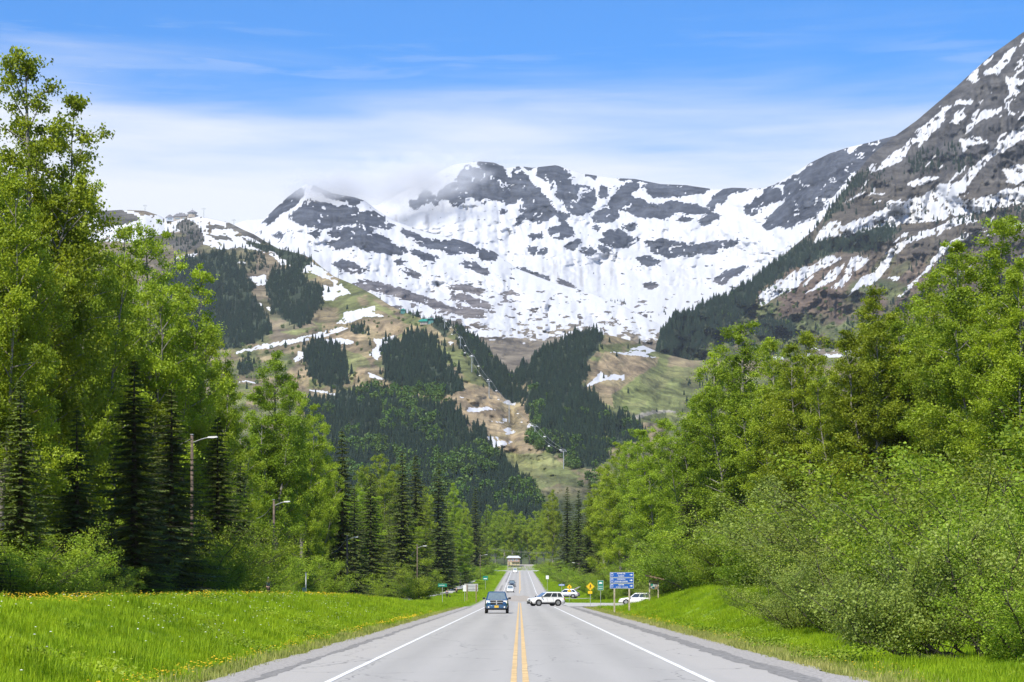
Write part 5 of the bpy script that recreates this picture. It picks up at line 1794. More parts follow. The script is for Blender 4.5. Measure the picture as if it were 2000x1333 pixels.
# pickup coming towards the camera
car('pickup_truck', 'dark blue pickup truck with yellow plate driving towards the viewer', ((970.5 - VX) * 186 / F, 186, zroad(186)), R(180), M['blue_paint'], 'truck', L=5.6, W=2.03, H=1.92, belt=1.22, hood=1.24, r=.39, axle=(1.85, -1.75), cowl=1.15, rf=.55, rr=-.75, rb=-.95, bed=(-2.75, -.98), plate='plate')
car('white_suv', 'white sport utility car pulling across the road at the junction', ((1066 - VX) * 273 / F, 273, .04), R(112), M['white_paint'], 'car', L=4.6, W=1.95, H=1.78, belt=1.10, hood=1.08, r=.39, axle=(1.38, -1.32), cowl=1.1, rf=.15, rr=-1.85, rb=-2.24, clad='trim')
car('silver_car', 'silver hatchback parked with its tailgate raised beyond the junction', ((1107 - VX) * 360 / F, 360, zl + .02), R(78), M['silver_paint'], 'car', L=4.3, W=1.78, H=1.55, belt=.95, hood=.93, r=.34, axle=(1.28, -1.25), cowl=.95, rf=.3, rr=-1.35, rb=-1.95, hatch=True, clad='trim')
xw = (1243 - VX) * 292 / F
car('white_wagon', 'white car half hidden behind the right grass bank', (xw, 292, .06), R(84), M['white_paint'], 'car', L=4.7, W=1.85, H=1.62, belt=.98, hood=.95, r=.36, axle=(1.4, -1.35), cowl=.95, rf=.2, rr=-1.7, rb=-2.2)
car('white_sedan', 'small white car behind the blue pickup', ((996.5 - VX) * 540 / F, 540, zroad(540)), R(180), M['white_paint'], 'car', L=4.6, W=1.85, H=1.75, belt=1.0, hood=.98, r=.35, axle=(1.4, -1.35), cowl=.95, rf=.3, rr=-1.6, rb=-2.1, grille='trim', pitch=R(-1.2))
car('dark_suv', 'dark blue sport utility car following the small white car', ((1000 - VX) * 615 / F, 615, zroad(615)), R(180), M['dark_paint'], 'car', L=4.8, W=1.95, H=1.9, belt=1.12, hood=1.1, r=.38, axle=(1.42, -1.38), cowl=.95, rf=.3, rr=-1.75, rb=-2.2, pitch=R(-1.5))
car('white_van', 'white van farthest up the road near the house', ((1006 - VX) * 1000 / F, 1000, zroad(1000)), R(180), M['white_paint'], 'van', L=5.2, W=2.0, H=2.35, belt=1.25, hood=1.2, r=.36, axle=(1.6, -1.5), cowl=1.5, rf=1.0, rr=-2.3, rb=-2.5, pitch=R(-1.0))

# ================================================================== SIGNS


def text_mesh(body, size, m, parent, loc, name='lettering', align='CENTER'):
    cu = bpy.data.curves.new(name, 'FONT')
    cu.body = body
    cu.size = size
    cu.align_x = align
    cu.align_y = 'CENTER'
    cu.extrude = .004
    cu.resolution_u = 2
    cu.offset = .004
    tmp = bpy.data.objects.new('tmp', cu)
    COL.objects.link(tmp)
    bpy.context.view_layer.update()
    me = bpy.data.meshes.new_from_object(tmp.evaluated_get(bpy.context.evaluated_depsgraph_get()))
    bpy.data.objects.remove(tmp)
    me.materials.clear()
    o_ = put(name, me, M[m], parent)
    o_.location = loc
    o_.rotation_euler = (R(90), 0, 0)
    return o_


def panel(nm, w, h, m, parent, c, d=.03, bevel=.02):
    b_ = MB()
    b_.box(c, (w, d, h))
    return b_.build(nm, M[m], parent, False, 0)


# blue direction sign
Y = 190
x, _, z = world(1214.5, 1134, Y)
zg = float(ground_z(x, Y))
k = Y / F
root = thing('direction_sign', 'large blue three panel direction sign on two posts', 'sign', (x, Y, zg))
zc = z - zg
for px in (1200, 1229):
    mb = MB()
    mb.box(((px - 1214.5) * k, .06, (zc - .3) / 2 - .2), (.14, .12, zc - .3 + .8))
    mb.build('post', M['wood_pale'], root)
rows = ((1123.3, 10.2), (1134.0, 10.2), (1145.0, 9.8))
texts = (('ALPINE AIR', 'ALASKA'), ('CHUGACH', 'POWDER GUIDES'), ('CENTER', None))
for (py, hh), tx in zip(rows, texts):
    zz_ = zc - (py - 1134) * k
    pn = panel('blue_panel', 46.5 * k, hh * k, 'sign_blue', root, (0, 0, zz_))
    fr = MB()
    w2, h2 = 46.5 * k / 2, hh * k / 2
    for s in (-1, 1):
        fr.box((0, -.017, zz_ + s * (h2 - .02)), (w2 * 2, .008, .02))
        fr.box((s * (w2 - .02), -.018, zz_), (.02, .008, h2 * 2 - .05))
    fr.build('border', M['sign_white'], pn)
    ic = MB()
    ic.box((-w2 + .19, -.018, zz_ + .02), (.2, .008, h2 * 1.1))
    ic.build('icon_panel', M['sign_white'], pn)
    ic = MB()
    ic.box((-w2 + .19, -.024, zz_ + .01), (.15, .006, h2 * .75))
    ic.build('icon', M['sign_blue'], pn)
    ar = MB()
    ar.prism([(w2 - .36, zz_ - .025), (w2 - .22, zz_ - .025), (w2 - .22, zz_ - .09), (w2 - .09, zz_ + .01), (w2 - .22, zz_ + .1), (w2 - .22, zz_ + .04), (w2 - .36, zz_ + .04)], -.024, -.016)
    ar.build('arrow', M['sign_white'], pn)
    text_mesh(tx[0], .15, 'sign_white', pn, (-.06, -.022, zz_ + .105))
    if tx[1]:
        text_mesh(tx[1], .15, 'sign_white', pn, (-.06, -.022, zz_ - .10))
    else:
        bl = MB()
        rr_ = random.Random(4)
        xx = -.62
        while xx < .5:
            ww = rr_.uniform(.05, .09)
            if rr_.random() > .12:
                bl.box((xx + ww / 2, -.022, zz_ - .10), (ww * .5, .008, .11))
            xx += ww + .03
        bl.build('lettering', M['sign_white'], pn)


def post_sign(name, label, px, py_c, py_base, Y, post_w=.06, post_m='steel'):
    x, _, zc_ = world(px, py_c, Y)
    zg = float(ground_z(x, Y))
    root = thing(name, label, 'sign', (x, Y, zg))
    mb = MB()
    mb.box((0, .045, (zc_ - zg) / 2 - .2 + .15), (post_w, post_w, zc_ - zg + .7))
    mb.build('post', M[post_m], root)
    return root, zc_ - zg


def diamond(root, zc, half, fig=True):
    mb = MB()
    mb.prism([(-half, zc), (0, zc - half), (half, zc), (0, zc + half)], -.012, .012)
    d_ = mb.build('diamond_panel', M['sign_yellow'], root)
    b = MB()
    i0, i1 = half * .93, half * .88
    for a0, a1 in ((0, 1), (1, 2), (2, 3), (3, 0)):
        o4 = [(-1, 0), (0, -1), (1, 0), (0, 1)]
        (xa, za), (xb, zb_) = o4[a0], o4[a1]
        b.add([(xa * i0, -.016, zc + za * i0), (xb * i0, -.016, zc + zb_ * i0), (xb * i1, -.016, zc + zb_ * i1), (xa * i1, -.016, zc + za * i1)], [(0, 1, 2, 3)])
    b.build('border', M['sign_black'], d_)
    f = MB()
    s = half
    f.tube([(0, -.02, zc + .42 * s), (0, -.014, zc + .42 * s)], s * .11, 10)
    f.prism([(-.10 * s, zc + .28 * s), (.12 * s, zc + .28 * s), (.10 * s, zc - .12 * s), (-.10 * s, zc - .12 * s)], -.02, -.014)
    f.prism([(-.10 * s, zc - .10 * s), (.02 * s, zc - .10 * s), (-.16 * s, zc - .52 * s), (-.26 * s, zc - .48 * s)], -.021, -.013)
    f.prism([(-.02 * s, zc - .10 * s), (.10 * s, zc - .10 * s), (.24 * s, zc - .50 * s), (.13 * s, zc - .54 * s)], -.022, -.012)
    f.prism([(.10 * s, zc + .26 * s), (.28 * s, zc + .02 * s), (.22 * s, zc - .04 * s), (.06 * s, zc + .14 * s)], -.0205, -.0135)
    f.prism([(-.10 * s, zc + .26 * s), (-.26 * s, zc + .02 * s), (-.20 * s, zc - .02 * s), (-.06 * s, zc + .14 * s)], -.0215, -.0125)
    f.build('walking_figure', M['sign_black'], d_)


root, zc = post_sign('crossing_sign', 'larger yellow diamond pedestrian sign with small plaque left of the green sign', 1153, 1146, 1186, 256)
diamond(root, zc, .53)
panel('plaque', .52, .32, 'sign_yellow', root, (-.03, 0, zc - .72))
root, zc = post_sign('crossing_sign', 'smaller yellow diamond pedestrian sign standing by the silver car', 1112, 1147, 1175, 345)
diamond(root, zc, .47)
panel('plaque', .5, .3, 'sign_yellow', root, (-.03, 0, zc - .64))
root, zc = post_sign('green_sign', 'tall green sign with white marks left of the blue sign', 1173, 1143.5, 1188, 235, .05)
panel('green_panel', .62, 1.1, 'sign_green', root, (0, 0, zc))
mb = MB()
mb.prism([(-.17, zc + .16), (.17, zc + .16), (.17, zc + .27), (.10, zc + .36), (-.10, zc + .36), (-.17, zc + .27)], -.024, -.016)
mb.box((0, -.02, zc - .12), (.44, .008, .04))
mb.box((0, -.02, zc - .34), (.44, .008, .06))
for s in (-1, 1):
    mb.box((s * .295, -.02, zc), (.02, .007, 1.08))
    mb.box((0, -.02, zc + s * .535), (.6, .0065, .02))
mb.build('marking', M['sign_white'], root)
root, zc = post_sign('street_sign', 'blue grey street name blade on a thin post left of the yellow diamonds', 1097, 1143, 1165, 350, .05)
panel('blade', 1.0, .30, 'sign_blue', root, (0, 0, zc))
mb = MB()
mb.box((0, -.02, zc), (.8, .008, .12))
mb.build('lettering', M['sign_white'], root)
root, zc = post_sign('street_sign', 'green street name blade on a post left of the road', 864, 1143.5, 1177, 300, .06)
panel('blade', 1.28, .46, 'sign_green', root, (.02, 0, zc))
mb = MB()
rr_ = random.Random(8)
xx = -.48
while xx < .32:
    ww = rr_.uniform(.05, .1)
    mb.box((xx + ww / 2, -.02, zc - .02), (ww * .7, .008, .13))
    xx += ww + .03
mb.build('lettering', M['sign_white'], root)
root, zc = post_sign('green_sign', 'small far green sign on the left below the farthest lamp pole', 948, 1129.5, 1142, 560, .07)
panel('green_panel', 1.35, 1.1, 'sign_green', root, (0, 0, zc))
mb = MB()
mb.box((0, -.02, zc - .15), (.9, .008, .22))
mb.build('lettering', M['sign_white'], root)
root, zc = post_sign('white_sign', 'small white sign on the far right verge', 1069, 1128, 1140, 560, .07)
panel('white_panel', .75, .95, 'sign_white', root, (0, 0, zc))
root, zc = post_sign('white_sign', 'upright white sign beside the grey sign backs on the left', 907.5, 1149.5, 1182, 330, .05)
panel('white_panel', .52, .95, 'sign_white', root, (0, 0, zc))
for s in (-.12, .1):
    mb = MB()
    mb.box((s, -.02, zc + .05), (.06, .008, .55))
    mb.build('marking', M['sign_grey'], root)
# big grey sign seen from behind
Y = 345
x, _, z = world(920, 1148, Y)
zg = float(ground_z(x, Y))
k = Y / F
root = thing('grey_sign', 'large grey sign seen from its back on two posts left of the pickup', 'sign', (x, Y, zg))
for px in (912, 930):
    mb = MB()
    mb.box(((px - 920) * k, -.10, (z - zg) / 2), (.15, .13, z - zg + 1.0))
    mb.build('post', M['wood'], root)
panel('sign_back', 27 * k, 14.5 * k, 'sign_grey', root, (0, 0, z - zg), .04)
for s in (-1, 1):
    mb = MB()
    mb.box((0, -.04, z - zg + s * 3.4 * k), (26 * k, .05, .09))
    mb.build('stiffener', M['steel'], root)
# wooden notice shelter
Y = 200
x, _, z = world(1277, 1150, Y)
zg = float(ground_z(x, Y))
k = Y / F
root = thing('notice_shelter', 'small wooden notice shelter with a slanting roof on the right bank', 'shelter', (x, Y, zg))
ht = (1154 - 1130) * k + EYE - zg
for px in (-8.5, 8.5):
    mb = MB()
    mb.box((px * k, 0, ht / 2 - .1), (.11, .11, ht + .2))
    mb.build('post', M['wood_pale'], root)
rfz = MB()
rfz.prism([(-.78, ht + .20), (.95, ht - .18), (.95, ht - .06), (-.78, ht + .36)], -.5, .5)
rfz.build('roof', M['wood'], root)
panel('board', .85, .65, 'wood', root, (0, 0, ht - .72))
panel('poster', .42, .36, 'sign_grey', root, (-.12, -.018, ht - .74), .008)
for i, (a, b) in enumerate(((-.2, .1), (.18, .05), (-.05, -.18))):
    panel('notice', .24, .2, ('sign_green', 'sign_grey', 'teal_wall')[i], root, (a, -.022, ht - .72 + b), .01)
panel('header', .9, .14, 'wood', root, (0, -.03, ht - .28), .05)

# ================================================================== POLES


def lamp_pole(px, py_top, X, arm, label, side=1):
    Y = X * F / (px - VX)
    x, _, zt = world(px, py_top, Y)
    zg = float(ground_z(x, Y))
    root = thing('lamp_pole', label, 'lamp pole', (x, Y, zg), 0, 'wooden lamp poles along the road')
    h = zt - zg
    mb = MB()
    mb.tube([(0, 0, -.3), (0, 0, h * .5), (0, 0, h)], [.14, .12, .10], 9)
    mb.build('pole', M['pole_top'], root, True)
    mb = MB()
    mb.tube([(0, 0, h - .55), (side * arm * .5, -.1, h - .3), (side * arm * .85, -.1, h - .18)], .035, 6)
    mb.build('arm', M['steel'], root)
    mb = MB()
    a = arm
    mb.prism([(side * a * .78, h - .22), (side * a * .82, h - .12), (side * a * 1.25, h - .09), (side * a * 1.32, h - .17), (side * a * 1.1, h - .23)], -.2, .0)
    mb.build('lamp_head', M['sign_white'], root)
    mb = MB()
    mb.tube([(0, 0, h), (0, 0, h + .06)], .14, 9)
    mb.build('cap', M['steel'], root)
    return (x, Y, zg + h)


tops = [lamp_pole(375, 850, -23, 1.4, 'nearest wooden lamp pole on the left, among dark hemlocks'), lamp_pole(535, 977, -23.5, 1.2, 'second lamp pole from the left, above the person in navy'),
        lamp_pole(678, 1047, -22, 1.1, 'third lamp pole on the left, standing clear before dark spruces'), lamp_pole(815, 1065, -19.5, 1.4, 'fourth lamp pole half sunk in bright foliage'),
        lamp_pole(938, 1083, -14, 2.0, 'farthest lamp pole, left of the distant cars')]
lamp_pole(1131, 1098, 15, 1.4, 'lamp pole among shrubs right of the road', -1)
for i, (x, y, z) in enumerate(tops):
    dx, dz = ((-5.5, -.9), (-2.4, -1.3), (-2.6, -1.9), (-2.2, -2.2), (-3.2, -3.4))[i]
    mb = MB()
    pts_ = []
    for t in np.linspace(0, 1, 9):
        pts_.append((x + dx * t, y + 6 * t, z - .25 + dz * t - .35 * math.sin(math.pi * t)))
    mb.tube(pts_, .028, 5)
    tag(mb.build('service_wire', M['wire']), 'thin service wire running down left from the %s lamp pole' % ('nearest', 'second', 'third', 'fourth', 'farthest')[i], 'wire')
# utility marker post and green box on the bank
x, y, z = world(597.5, 1119, 170)
zg = float(ground_z(x, y))
root = thing('marker_post', 'pale grey post standing on the left bank', 'post', (x, y, zg))
mb = MB()
mb.tube([(0, 0, -.2), (0, 0, z - zg)], .045, 8)
mb.build('post', M['sign_white'], root)
mb = MB()
mb.tube([(0, 0, z - zg), (0, 0, z - zg + .03)], .055, 8)
mb.build('cap', M['steel'], root)
x, y, z = world(594, 1145, 170)
zg = float(ground_z(x, y))
root = thing('utility_box', 'small pale green utility pedestal beside the grey post', 'utility box', (x, y, zg))
mb = MB()
mb.box((0, 0, .4), (.26, .24, 1.1))
mb.build('housing', plain('pale_green', (0.22, 0.33, 0.26), .6), root, False, .03)
mb = MB()
mb.box((0, 0, .97), (.3, .28, .06))
mb.build('lid', M['sign_grey'], root, False, .02)

# ================================================================== PEOPLE


def skin_mesh(name, verts, edges, radii, m, parent=None, sub=1):
    me = bpy.data.meshes.new(name)
    me.from_pydata(verts, edges, [])
    o_ = link(bpy.data.objects.new(name, me))
    o_.modifiers.new('skin', 'SKIN')
    for i, sv_ in enumerate(me.skin_vertices[0].data):
        r_ = radii[i]
        sv_.radius = r_ if isinstance(r_, tuple) else (r_, r_)
    me.skin_vertices[0].data[0].use_root = True
    s = o_.modifiers.new('sub', 'SUBSURF')
    s.levels = s.render_levels = sub
    me.materials.append(m)
    if parent:
        o_.parent = parent
    return o_


def person(label, loc, rotz, top, legs, hairm, lean=0.0, step=.18, arms='down', seated=False):
    root = thing('person', label, 'person', loc, rotz)
    ly = lean
    hip, knee = .92, .50
    # joints
    sh = (0, ly * .5, 1.42)
    V = [(0, 0, .95), (0, ly * .2, 1.15), (0, ly * .5, 1.40), (0, ly * .6, 1.52), (0, ly * .68, 1.62), (0, ly * .7, 1.74)]
    E = [(0, 1), (1, 2), (2, 3), (3, 4), (4, 5)]
    Rr = [(.15, .11), (.14, .10), (.17, .10), .055, (.085, .10), (.075, .09)]
    Vt = V[:3]
    Et = [(0, 1), (1, 2)]
    Rt = [(.175, .13), (.165, .125), (.185, .12)]
    Vl, El, Rl = [(0, 0, .96)], [], [(.165, .13)]
    for s in (-1, 1):
        i = len(V)
        if arms == 'down':
            el = (s * .27, ly * .5 + .02 * s, 1.14)
            ha = (s * .27, ly * .5 + .14 * s, .90)
        else:
            el = (s * .30, ly * .5 + .20, 1.20)
            ha = (s * .24, ly * .5 + .45, 1.08)
        shd = (s * .20, ly * .5, 1.39)
        V += [shd, el, ha, (ha[0] * 1.0, ha[1] + .03, ha[2] - .09)]
        E += [(2, i), (i, i + 1), (i + 1, i + 2), (i + 2, i + 3)]
        Rr += [.058, .045, .034, .036]
        j = len(Vt)
        Vt += [shd, el, ha]
        Et += [(2, j), (j, j + 1), (j + 1, j + 2)]
        Rt += [.072, .060, .048]
        i = len(V)
        if seated:
            kn = (s * .12, .34, .72 - .12 * s)
            an = (s * .11, .16, .36 - .14 * s)
            ft = (s * .11, .30, .31 - .14 * s)
        else:
            kn = (s * .10, s * step * .55 + .04, .50)
            an = (s * .10, s * step, .09)
            ft = (s * .10, s * step + .17, .04)
        hp = (s * .095, 0, .90)
        V += [hp, kn, an, ft]
        E += [(0, i), (i, i + 1), (i + 1, i + 2), (i + 2, i + 3)]
        Rr += [.085, .056, .042, .038]
        j = len(Vl)
        Vl += [hp, kn, an]
        El += [(0, j), (j, j + 1), (j + 1, j + 2)]
        Rl += [.10, .072, .058]
    skin_mesh('body', V, E, Rr, M['skin'], root)
    skin_mesh('jacket', Vt, Et, Rt, M[top], root)
    skin_mesh('trousers', Vl, El, Rl, M[legs], root)
    hd = MB()
    me = bpy.data.meshes.new('hair')
    b = bmesh.new()
    bmesh.ops.create_uvsphere(b, u_segments=12, v_segments=8, radius=.118)
    for v_ in b.verts:
        v_.co = Vector((v_.co.x * .85, v_.co.y * 1.02 + ly * .7 - .02, v_.co.z * 1.0 + 1.71))
    b.to_mesh(me)
    b.free()
    put('helmet' if hairm == 'helmet' else 'hair', me, M[hairm], root)
    return root


# cyclist behind the left bank
Y = 185
x, _, z = world(524, 1129, Y)
zp = max(float(ground_z(x, Y)), z - 1.74)
root = thing('bicycle', 'dark bicycle carrying the person in navy behind the bank', 'bicycle', (x, Y, zp))
for yy in (-.52, .52):
    mb = MB()
    mb.tube([(0, yy + .33 * math.cos(a), .34 + .33 * math.sin(a)) for a in np.linspace(0, 2 * math.pi, 19)], .018, 5, False)
    for a in np.linspace(0, math.pi, 6)[:-1]:
        mb.tube([(0, yy - .32 * math.cos(a), .34 - .32 * math.sin(a)), (0, yy + .32 * math.cos(a), .34 + .32 * math.sin(a))], .003, 3)
    mb.build('wheel', M['rubber'], root)
mb = MB()
mb.tube([(0, -.52, .34), (0, -.05, .32), (0, .40, .72), (0, -.16, .80), (0, -.52, .34)], .018, 6)
mb.tube([(0, -.05, .32), (0, -.18, .90)], .018, 6)
mb.tube([(0, .52, .34), (0, .38, .95)], .018, 6)
mb.build('frame', M['blue_paint'], root)
mb = MB()
mb.tube([(-.28, .40, .98), (.28, .40, .98)], .015, 6)
mb.build('handlebar', M['trim'], root)
mb = MB()
mb.box((0, -.2, .92), (.14, .26, .06))
mb.build('saddle', M['trim'], root, False, .02)
person('person in navy jacket and pale helmet riding away behind the left bank', (x, Y - .2, zp - .02), 0, 'navy', 'brown_cloth', 'helmet', .28, arms='out', seated=True)
for px, py, Y, rz, lab, top in ((873, 1176, 415, 0, 'nearer dark clothed walker on the path, beside a dog', 'navy'), (891.5, 1163, 490, R(180), 'farther dark clothed walker on the path beyond the dog', 'black_cloth')):
    cxp = float(np.interp(Y, ys, cx))
    xx = (px - VX) * Y / F
    person(lab, (xx, Y, max(float(ground_z(xx, Y)), float(ground_z(cxp, Y))) + .05), rz, top, 'black_cloth', 'hair', .04)
xx = (1125.5 - VX) * 361 / F
person('person in rust orange jacket standing behind the raised tailgate of the silver car', (xx, 361, zl), R(85), 'orange_cloth', 'brown_cloth', 'hair', .1)
# dog on the path
Y = 418
xx = (879 - VX) * Y / F
root = thing('dog', 'small dark dog next to the nearer walker on the path', 'dog', (xx, Y, float(ground_z(float(np.interp(Y, ys, cx)), Y)) + .05), R(20))
V = [(0, -.28, .42), (0, 0, .40), (0, .26, .44), (0, .38, .56), (0, .46, .62), (0, .60, .58)]
E = [(0, 1), (1, 2), (2, 3), (3, 4), (4, 5)]
Rr = [(.10, .11), (.11, .12), (.12, .14), .07, .075, .04]
for s in (-1, 1):
    i = len(V)
    V += [(s * .08, .26, .30), (s * .08, .24, .16), (s * .08, .25, .02), (s * .09, -.26, .30), (s * .09, -.34, .17), (s * .09, -.31, .02), (s * .05, .43, .74)]
    E += [(2, i), (i, i + 1), (i + 1, i + 2), (0, i + 3), (i + 3, i + 4), (i + 4, i + 5), (4, i + 6)]
    Rr += [.05, .033, .03, .06, .035, .03, .025]
i = len(V)
V += [(0, -.46, .50), (0, -.60, .62)]
E += [(0, i), (i, i + 1)]
Rr += [.03, .018]
skin_mesh('body', V, E, Rr, M['hair'], root)

# ================================================================== BUILDINGS


def on(L, px, py):
    p = on_layer(L, px, py)
    return Vector((float(p[0]), float(p[1]), float(p[2])))


# house at the end of the road
Y = 1135
x, _, z = world(1003, 1105, Y)
zg = float(ground_z(x, Y))
root = thing('house', 'brown house with pale metal roof at the end of the road', 'house', (x, Y, zg + .6), 0, None, (.74, .74, .74))
mb = MB()
mb.box((0, 0, 1.2), (8.6, 7, 2.6))
mb.build('lower_wall', M['house_base'], root)
mb = MB()
mb.box((0, 0, 3.9), (8.8, 7.2, 2.8))
mb.build('upper_wall', M['house_wall'], root)
mb = MB()
mb.add([(-5.3, -4.6, 5.2), (5.3, -4.6, 5.2), (5.3, 4.6, 5.2), (-5.3, 4.6, 5.2), (-3.6, 0, 6.9), (3.6, 0, 6.9), (-5.3, -4.6, 5.35), (5.3, -4.6, 5.35), (5.3, 4.6, 5.35), (-5.3, 4.6, 5.35)], [(3, 2, 1, 0), (6, 7, 5, 4), (7, 8, 5), (8, 9, 4, 5), (9, 6, 4), (0, 1, 7, 6), (1, 2, 8, 7), (2, 3, 9, 8), (3, 0, 6, 9)])
rfo = mb.build('roof', M['house_roof'], root)
for xx, ww in ((-2.9, 1.2), (-.6, 1.6), (2.2, 1.6)):
    mb = MB()
    mb.box((xx, -3.62, 3.8), (ww, .08, 1.3))
    w_ = mb.build('window', M['sign_white'], root)
    mb = MB()
    mb.box((xx, -3.68, 3.8), (ww - .25, .05, 1.05))
    mb.build('pane', M['glass'], w_)
mb = MB()
mb.box((-3.2, -3.55, 1.1), (1.1, .1, 2.1))
mb.build('door', M['wood'], root)
mb = MB()
mb.box((1.5, -4.2, 2.55), (6.0, 1.4, .15))
for s in (-1.4, 1.5, 4.4):
    mb.box((s, -4.8, 1.2), (.14, .14, 2.6))
mb.build('deck', M['wood_pale'], root)
for x_, y_, h_ in ((-9, 1124, 1.6), (9, 1124, 2.4), (13, 1122, 3.2), (-13, 1124, 3.0), (17, 1122, 4.2), (-18, 1120, 4.2)):
    plant('A', x_, y_, height=h_, wf=1.3, label='garden shrub in front of the house at the road end', group='shrubs in front of the far house')
mb = MB()
for zz_ in (0, .55):
    pts_ = [(-15 + 50 * t, 1125, float(zr(1110)) + 11.2 + zz_ - 2.2 * math.sin(math.pi * t)) for t in np.linspace(0, 1, 13)]
    mb.tube(pts_, .045, 4)
tag(mb.build('overhead_cable', M['wire']), 'pair of overhead cables crossing above the far house', 'cable')

# teal roofed mid station lodge
p = on(LC, 832, 634)
root = thing('ski_lodge', 'teal roofed lift lodge on the knoll of the ski hill', 'building', p - Vector((0, 0, .8)), R(-12))
mb = MB()
mb.box((-2.0, 0, 2.2), (9.5, 8, 4.4))
mb.build('wall', M['station_wall'], root)
mb = MB()
mb.box((6.2, 1, 3.4), (8.0, 8, 6.8))
mb.build('tower_wall', M['teal_wall'], root)
mb = MB()
mb.prism([(-9.2, 4.0), (-4.4, 7.2), (3.2, 7.0), (3.4, 3.9)], -5.4, 4.8)
mb.build('roof', M['teal_roof'], root)
mb = MB()
mb.prism([(1.6, 6.9), (10.6, 6.9), (10.4, 7.5), (2.0, 7.5)], -4.6, 5.4)
mb.build('flat_roof', M['teal_roof'], root)
for xx in (-4.5, -1.5, 1.2):
    mb = MB()
    mb.box((xx, -4.05, 2.2), (1.6, .12, 1.8))
    mb.build('window', M['glass'], root)
p = on(LC, 787, 613)
root = thing('lift_hut', 'small teal lift hut left of the teal roofed lodge', 'building', p - Vector((0, 0, .5)), R(10))
mb = MB()
mb.box((0, 0, 2.4), (6, 5, 5))
mb.build('wall', M['teal_wall'], root)
mb = MB()
mb.prism([(-3.8, 4.8), (0, 7.0), (3.8, 4.8)], -3.2, 3.2)
mb.build('roof', M['teal_roof'], root)
# summit lodge
p = on(LC, 376, 424)
root = thing('summit_tower', 'eight sided summit lodge with a pyramid roof on the ridge', 'building', p - Vector((0, 0, 2)), 0)
mb = MB()
n = 8
mb.tube([(0, 0, 0), (0, 0, 6.4)], 7.2, 8)
mb.build('wall', M['station_wall'], root)
mb = MB()
mb.tube([(0, 0, 6.4), (0, 0, 8.2), (0, 0, 8.3)], [7.6, 7.6, 7.4], 8)
mb.build('window_band', M['glass'], root)
mb = MB()
mb.tube([(0, 0, 8.3), (0, 0, 9.2), (0, 0, 14.2)], [9.0, 8.8, .3], 8)
mb.build('roof', M['station_roof'], root)
mb = MB()
mb.tube([(0, 0, 14), (0, 0, 17)], .25, 5)
mb.build('finial', M['station_roof'], root)
p = on(LC, 345, 430)
root = thing('summit_station', 'long grey tram station with gabled roofs on the ridge', 'building', p - Vector((0, 0, 3)), R(6))
for i, (xx, ww, hh_) in enumerate(((-11, 13, 6.5), (2, 14, 8.5), (13, 9, 9.5))):
    mb = MB()
    mb.box((xx, 0, hh_ / 2), (ww, 10, hh_))
    w_ = mb.build('wall', M['station_wall'] if i else M['silver_paint'], root)
    mb = MB()
    mb.prism([(xx - ww * .6, hh_ - .4), (xx - ww * .08, hh_ + 4.6), (xx + ww * .08, hh_ + 4.6), (xx + ww * .6, hh_ - .4)], -6, 6)
    mb.build('roof', M['station_roof'], root)
    mb = MB()
    mb.box((xx, -5.06, hh_ * .55), (ww * .6, .14, hh_ * .3))
    mb.build('window', M['glass'], w_)
mb = MB()
mb.box((7, 0, 12.5), (6, 5, 5.5))
mb.build('roof_tower', M['station_roof'], root)


# ================================================================== SKI LIFTS
def lift_tower(px, py_base, py_top, L, label, w=5.0):
    p = on(L, px, py_base)
    h = (py_base - py_top) * p.y / F
    root = thing('lift_tower', label, 'lift tower', p - Vector((0, 0, 1)), 0, 'chairlift towers')
    mb = MB()
    mb.tube([(0, 0, 0), (0, 0, h + 1)], [.42, .34], 8)
    mb.build('mast', M['lift_steel'], root)
    mb = MB()
    mb.box((0, 0, h + .8), (w, .5, .4))
    for s in (-1, 1):
        mb.box((s * w / 2, 0, h + .5), (.5, 3.2, .6))
        mb.tube([(s * w * .28, 0, h + .8), (s * w * .28, 0, h + 2.2)], .15, 4)
    mb.box((0, 0, h + 2.2), (w * .7, .3, .2))
    mb.build('crossarm', M['lift_steel'], root)
    return p + Vector((0, 0, h + .3)), w


LT = [(869, 648, 624, 'chairlift tower beside the teal roofed lodge'), (898, 682, 660, 'chairlift tower at the upper edge of the forest strip'), (922, 727, 696, 'chairlift tower on the brown slope above the main run'), (955, 777, 745, 'chairlift tower at the top of the main run'),
      (995, 826, 790, 'chairlift tower beside the small snow patches'), (1045, 866, 833, 'chairlift tower at the right edge of the main run'), (1101, 916, 881, 'lowest chairlift tower at the foot of the main run')]
heads = [lift_tower(a, b, c_, LC, l_) for a, b, c_, l_ in LT]
for s in (-1, 1):
    mb = MB()
    for i in range(len(heads) - 1):
        a, b = heads[i][0], heads[i + 1][0]
        pts_ = []
        for t in np.linspace(0, 1, 7):
            q = a.lerp(b, t)
            pts_.append((q.x + s * 2.5, q.y, q.z - 3.0 * math.sin(math.pi * t)))
        mb.tube(pts_, .10, 4)
    tag(mb.build('lift_cable', M['wire']), '%s haul cable of the chairlift over the main run' % ('left' if s < 0 else 'right'), 'cable')
rc = random.Random(12)
for i in range(len(heads) - 1):
    for t, s in ((.25, 1), (.6, -1), (.8, 1)):
        a, b = heads[i][0], heads[i + 1][0]
        q = a.lerp(b, t)
        root = thing('lift_chair', 'empty chair hanging from the chairlift cable', 'lift chair', (q.x + s * 2.5, q.y, q.z - 3.0 * math.sin(math.pi * t)), 0, 'chairs on the chairlift')
        mb = MB()
        mb.tube([(0, 0, 0), (0, 0, -2.2)], .07, 4)
        mb.build('hanger', M['lift_steel'], root)
        mb = MB()
        mb.box((0, 0, -2.7), (2.0, .6, .12))
        mb.box((0, .3, -2.3), (2.0, .1, .8))
        mb.build('seat', M['sign_white'], root)
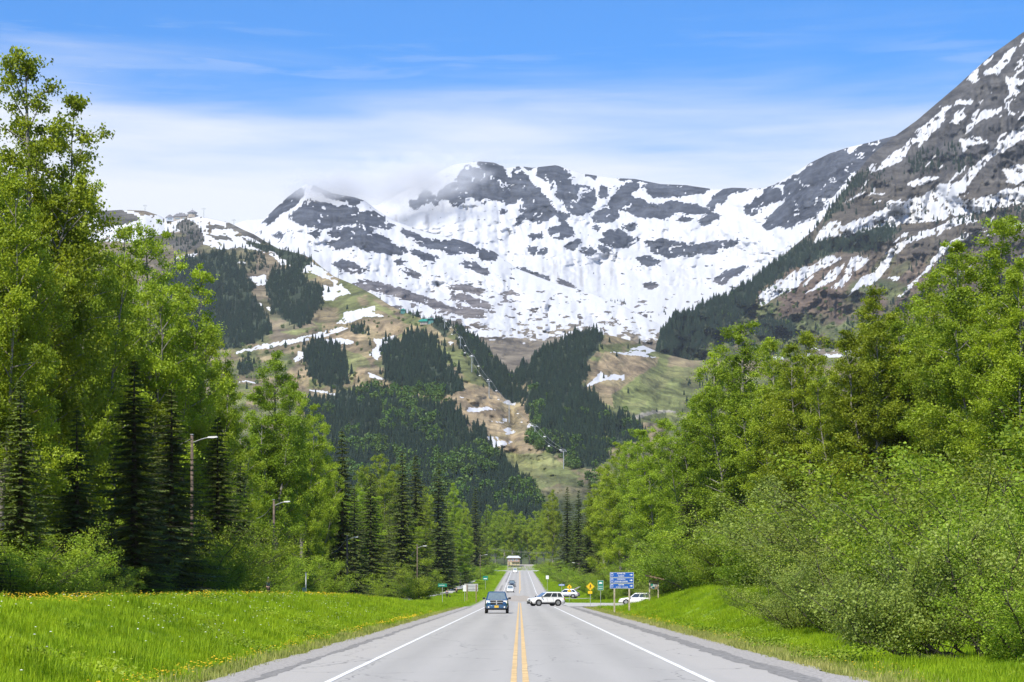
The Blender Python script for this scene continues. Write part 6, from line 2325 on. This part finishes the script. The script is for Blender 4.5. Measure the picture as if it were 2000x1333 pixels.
for px, pb, pt, lab in ((397, 426, 408, 'ridge lift mast right of the summit lodge'), (458, 442, 430, 'ridge lift tower on the descending skyline'), (605, 505, 482, 'lift tower on the skyline above the conifer clumps'), (660, 543, 524, 'lift tower on the skyline below the pointed peak'), (283, 415, 402, 'lift tower on the ridge left of the summit station')):
    lift_tower(px, pb, pt, LC, lab, 6.0)

# ================================================================== CLOUD ON THE PEAKS, HAZE


def cloud(name, px, py, Y, rx, ry, rz, dens, label, seed):
    x, _, z = world(px, py, Y)
    me = bpy.data.meshes.new(name)
    b = bmesh.new()
    bmesh.ops.create_icosphere(b, subdivisions=3, radius=1.0)
    b.to_mesh(me)
    b.free()
    m, q, out = new_mat('cloud')
    tcn = q.n('ShaderNodeTexCoord')
    ob = tcn.outputs['Object']
    ln = q.n('ShaderNodeVectorMath', operation='LENGTH')
    q.l(ob, ln.inputs[0])
    nz = q.noise(q.scaled(ob, 1.6, 1.6, 1.2), 1.4, 4, 0.55)
    dn = q.math('ADD', q.math('SUBTRACT', 0.72, ln.outputs['Value']), q.math('MULTIPLY', q.math('SUBTRACT', nz, 0.5), 1.5))
    dn = q.math('MULTIPLY', q.sstep(dn, 0.0, 0.6), dens)
    vo = q.n('ShaderNodeVolumePrincipled')
    vo.inputs['Color'].default_value = (0.97, 0.98, 1.0, 1)
    vo.inputs['Anisotropy'].default_value = 0.0
    q.l(dn, vo.inputs['Density'])
    q.l(vo.outputs[0], out.inputs['Volume'])
    o_ = put(name, me, m)
    o_.location = (x, Y, z)
    o_.scale = (rx, ry, rz)
    o_.rotation_euler = (0, 0, seed)
    tag(o_, label, None, None, 'stuff')
    return o_


if True:
    cloud('cloud', 655, 368, 4550, 190, 220, 50, .015, 'grey white cloud wisp over the pointed peak', .0)
    cloud('cloud', 800, 352, 5150, 260, 300, 85, .012, 'cloud bank spilling over the left shoulder of the cirque', .0)
    cloud('cloud', 930, 312, 5500, 150, 200, 34, .005, 'thin cloud touching the highest summit', .0)

if True:
    m, q, out = new_mat('haze')
    vo = q.n('ShaderNodeVolumePrincipled')
    vo.inputs['Color'].default_value = (0.80, 0.89, 1.0, 1)
    vo.inputs['Density'].default_value = 0.00003
    vo.inputs['Anisotropy'].default_value = 0.2
    q.l(vo.outputs[0], out.inputs['Volume'])
    m.cycles.homogeneous_volume = True if hasattr(m.cycles, 'homogeneous_volume') else None
    mb = MB()
    mb.box((0, 3600, 775), (19000, 14500, 1650))
    hz = mb.build('haze', m)
    tag(hz, 'thin blue air haze over the valley', None, None, 'stuff')
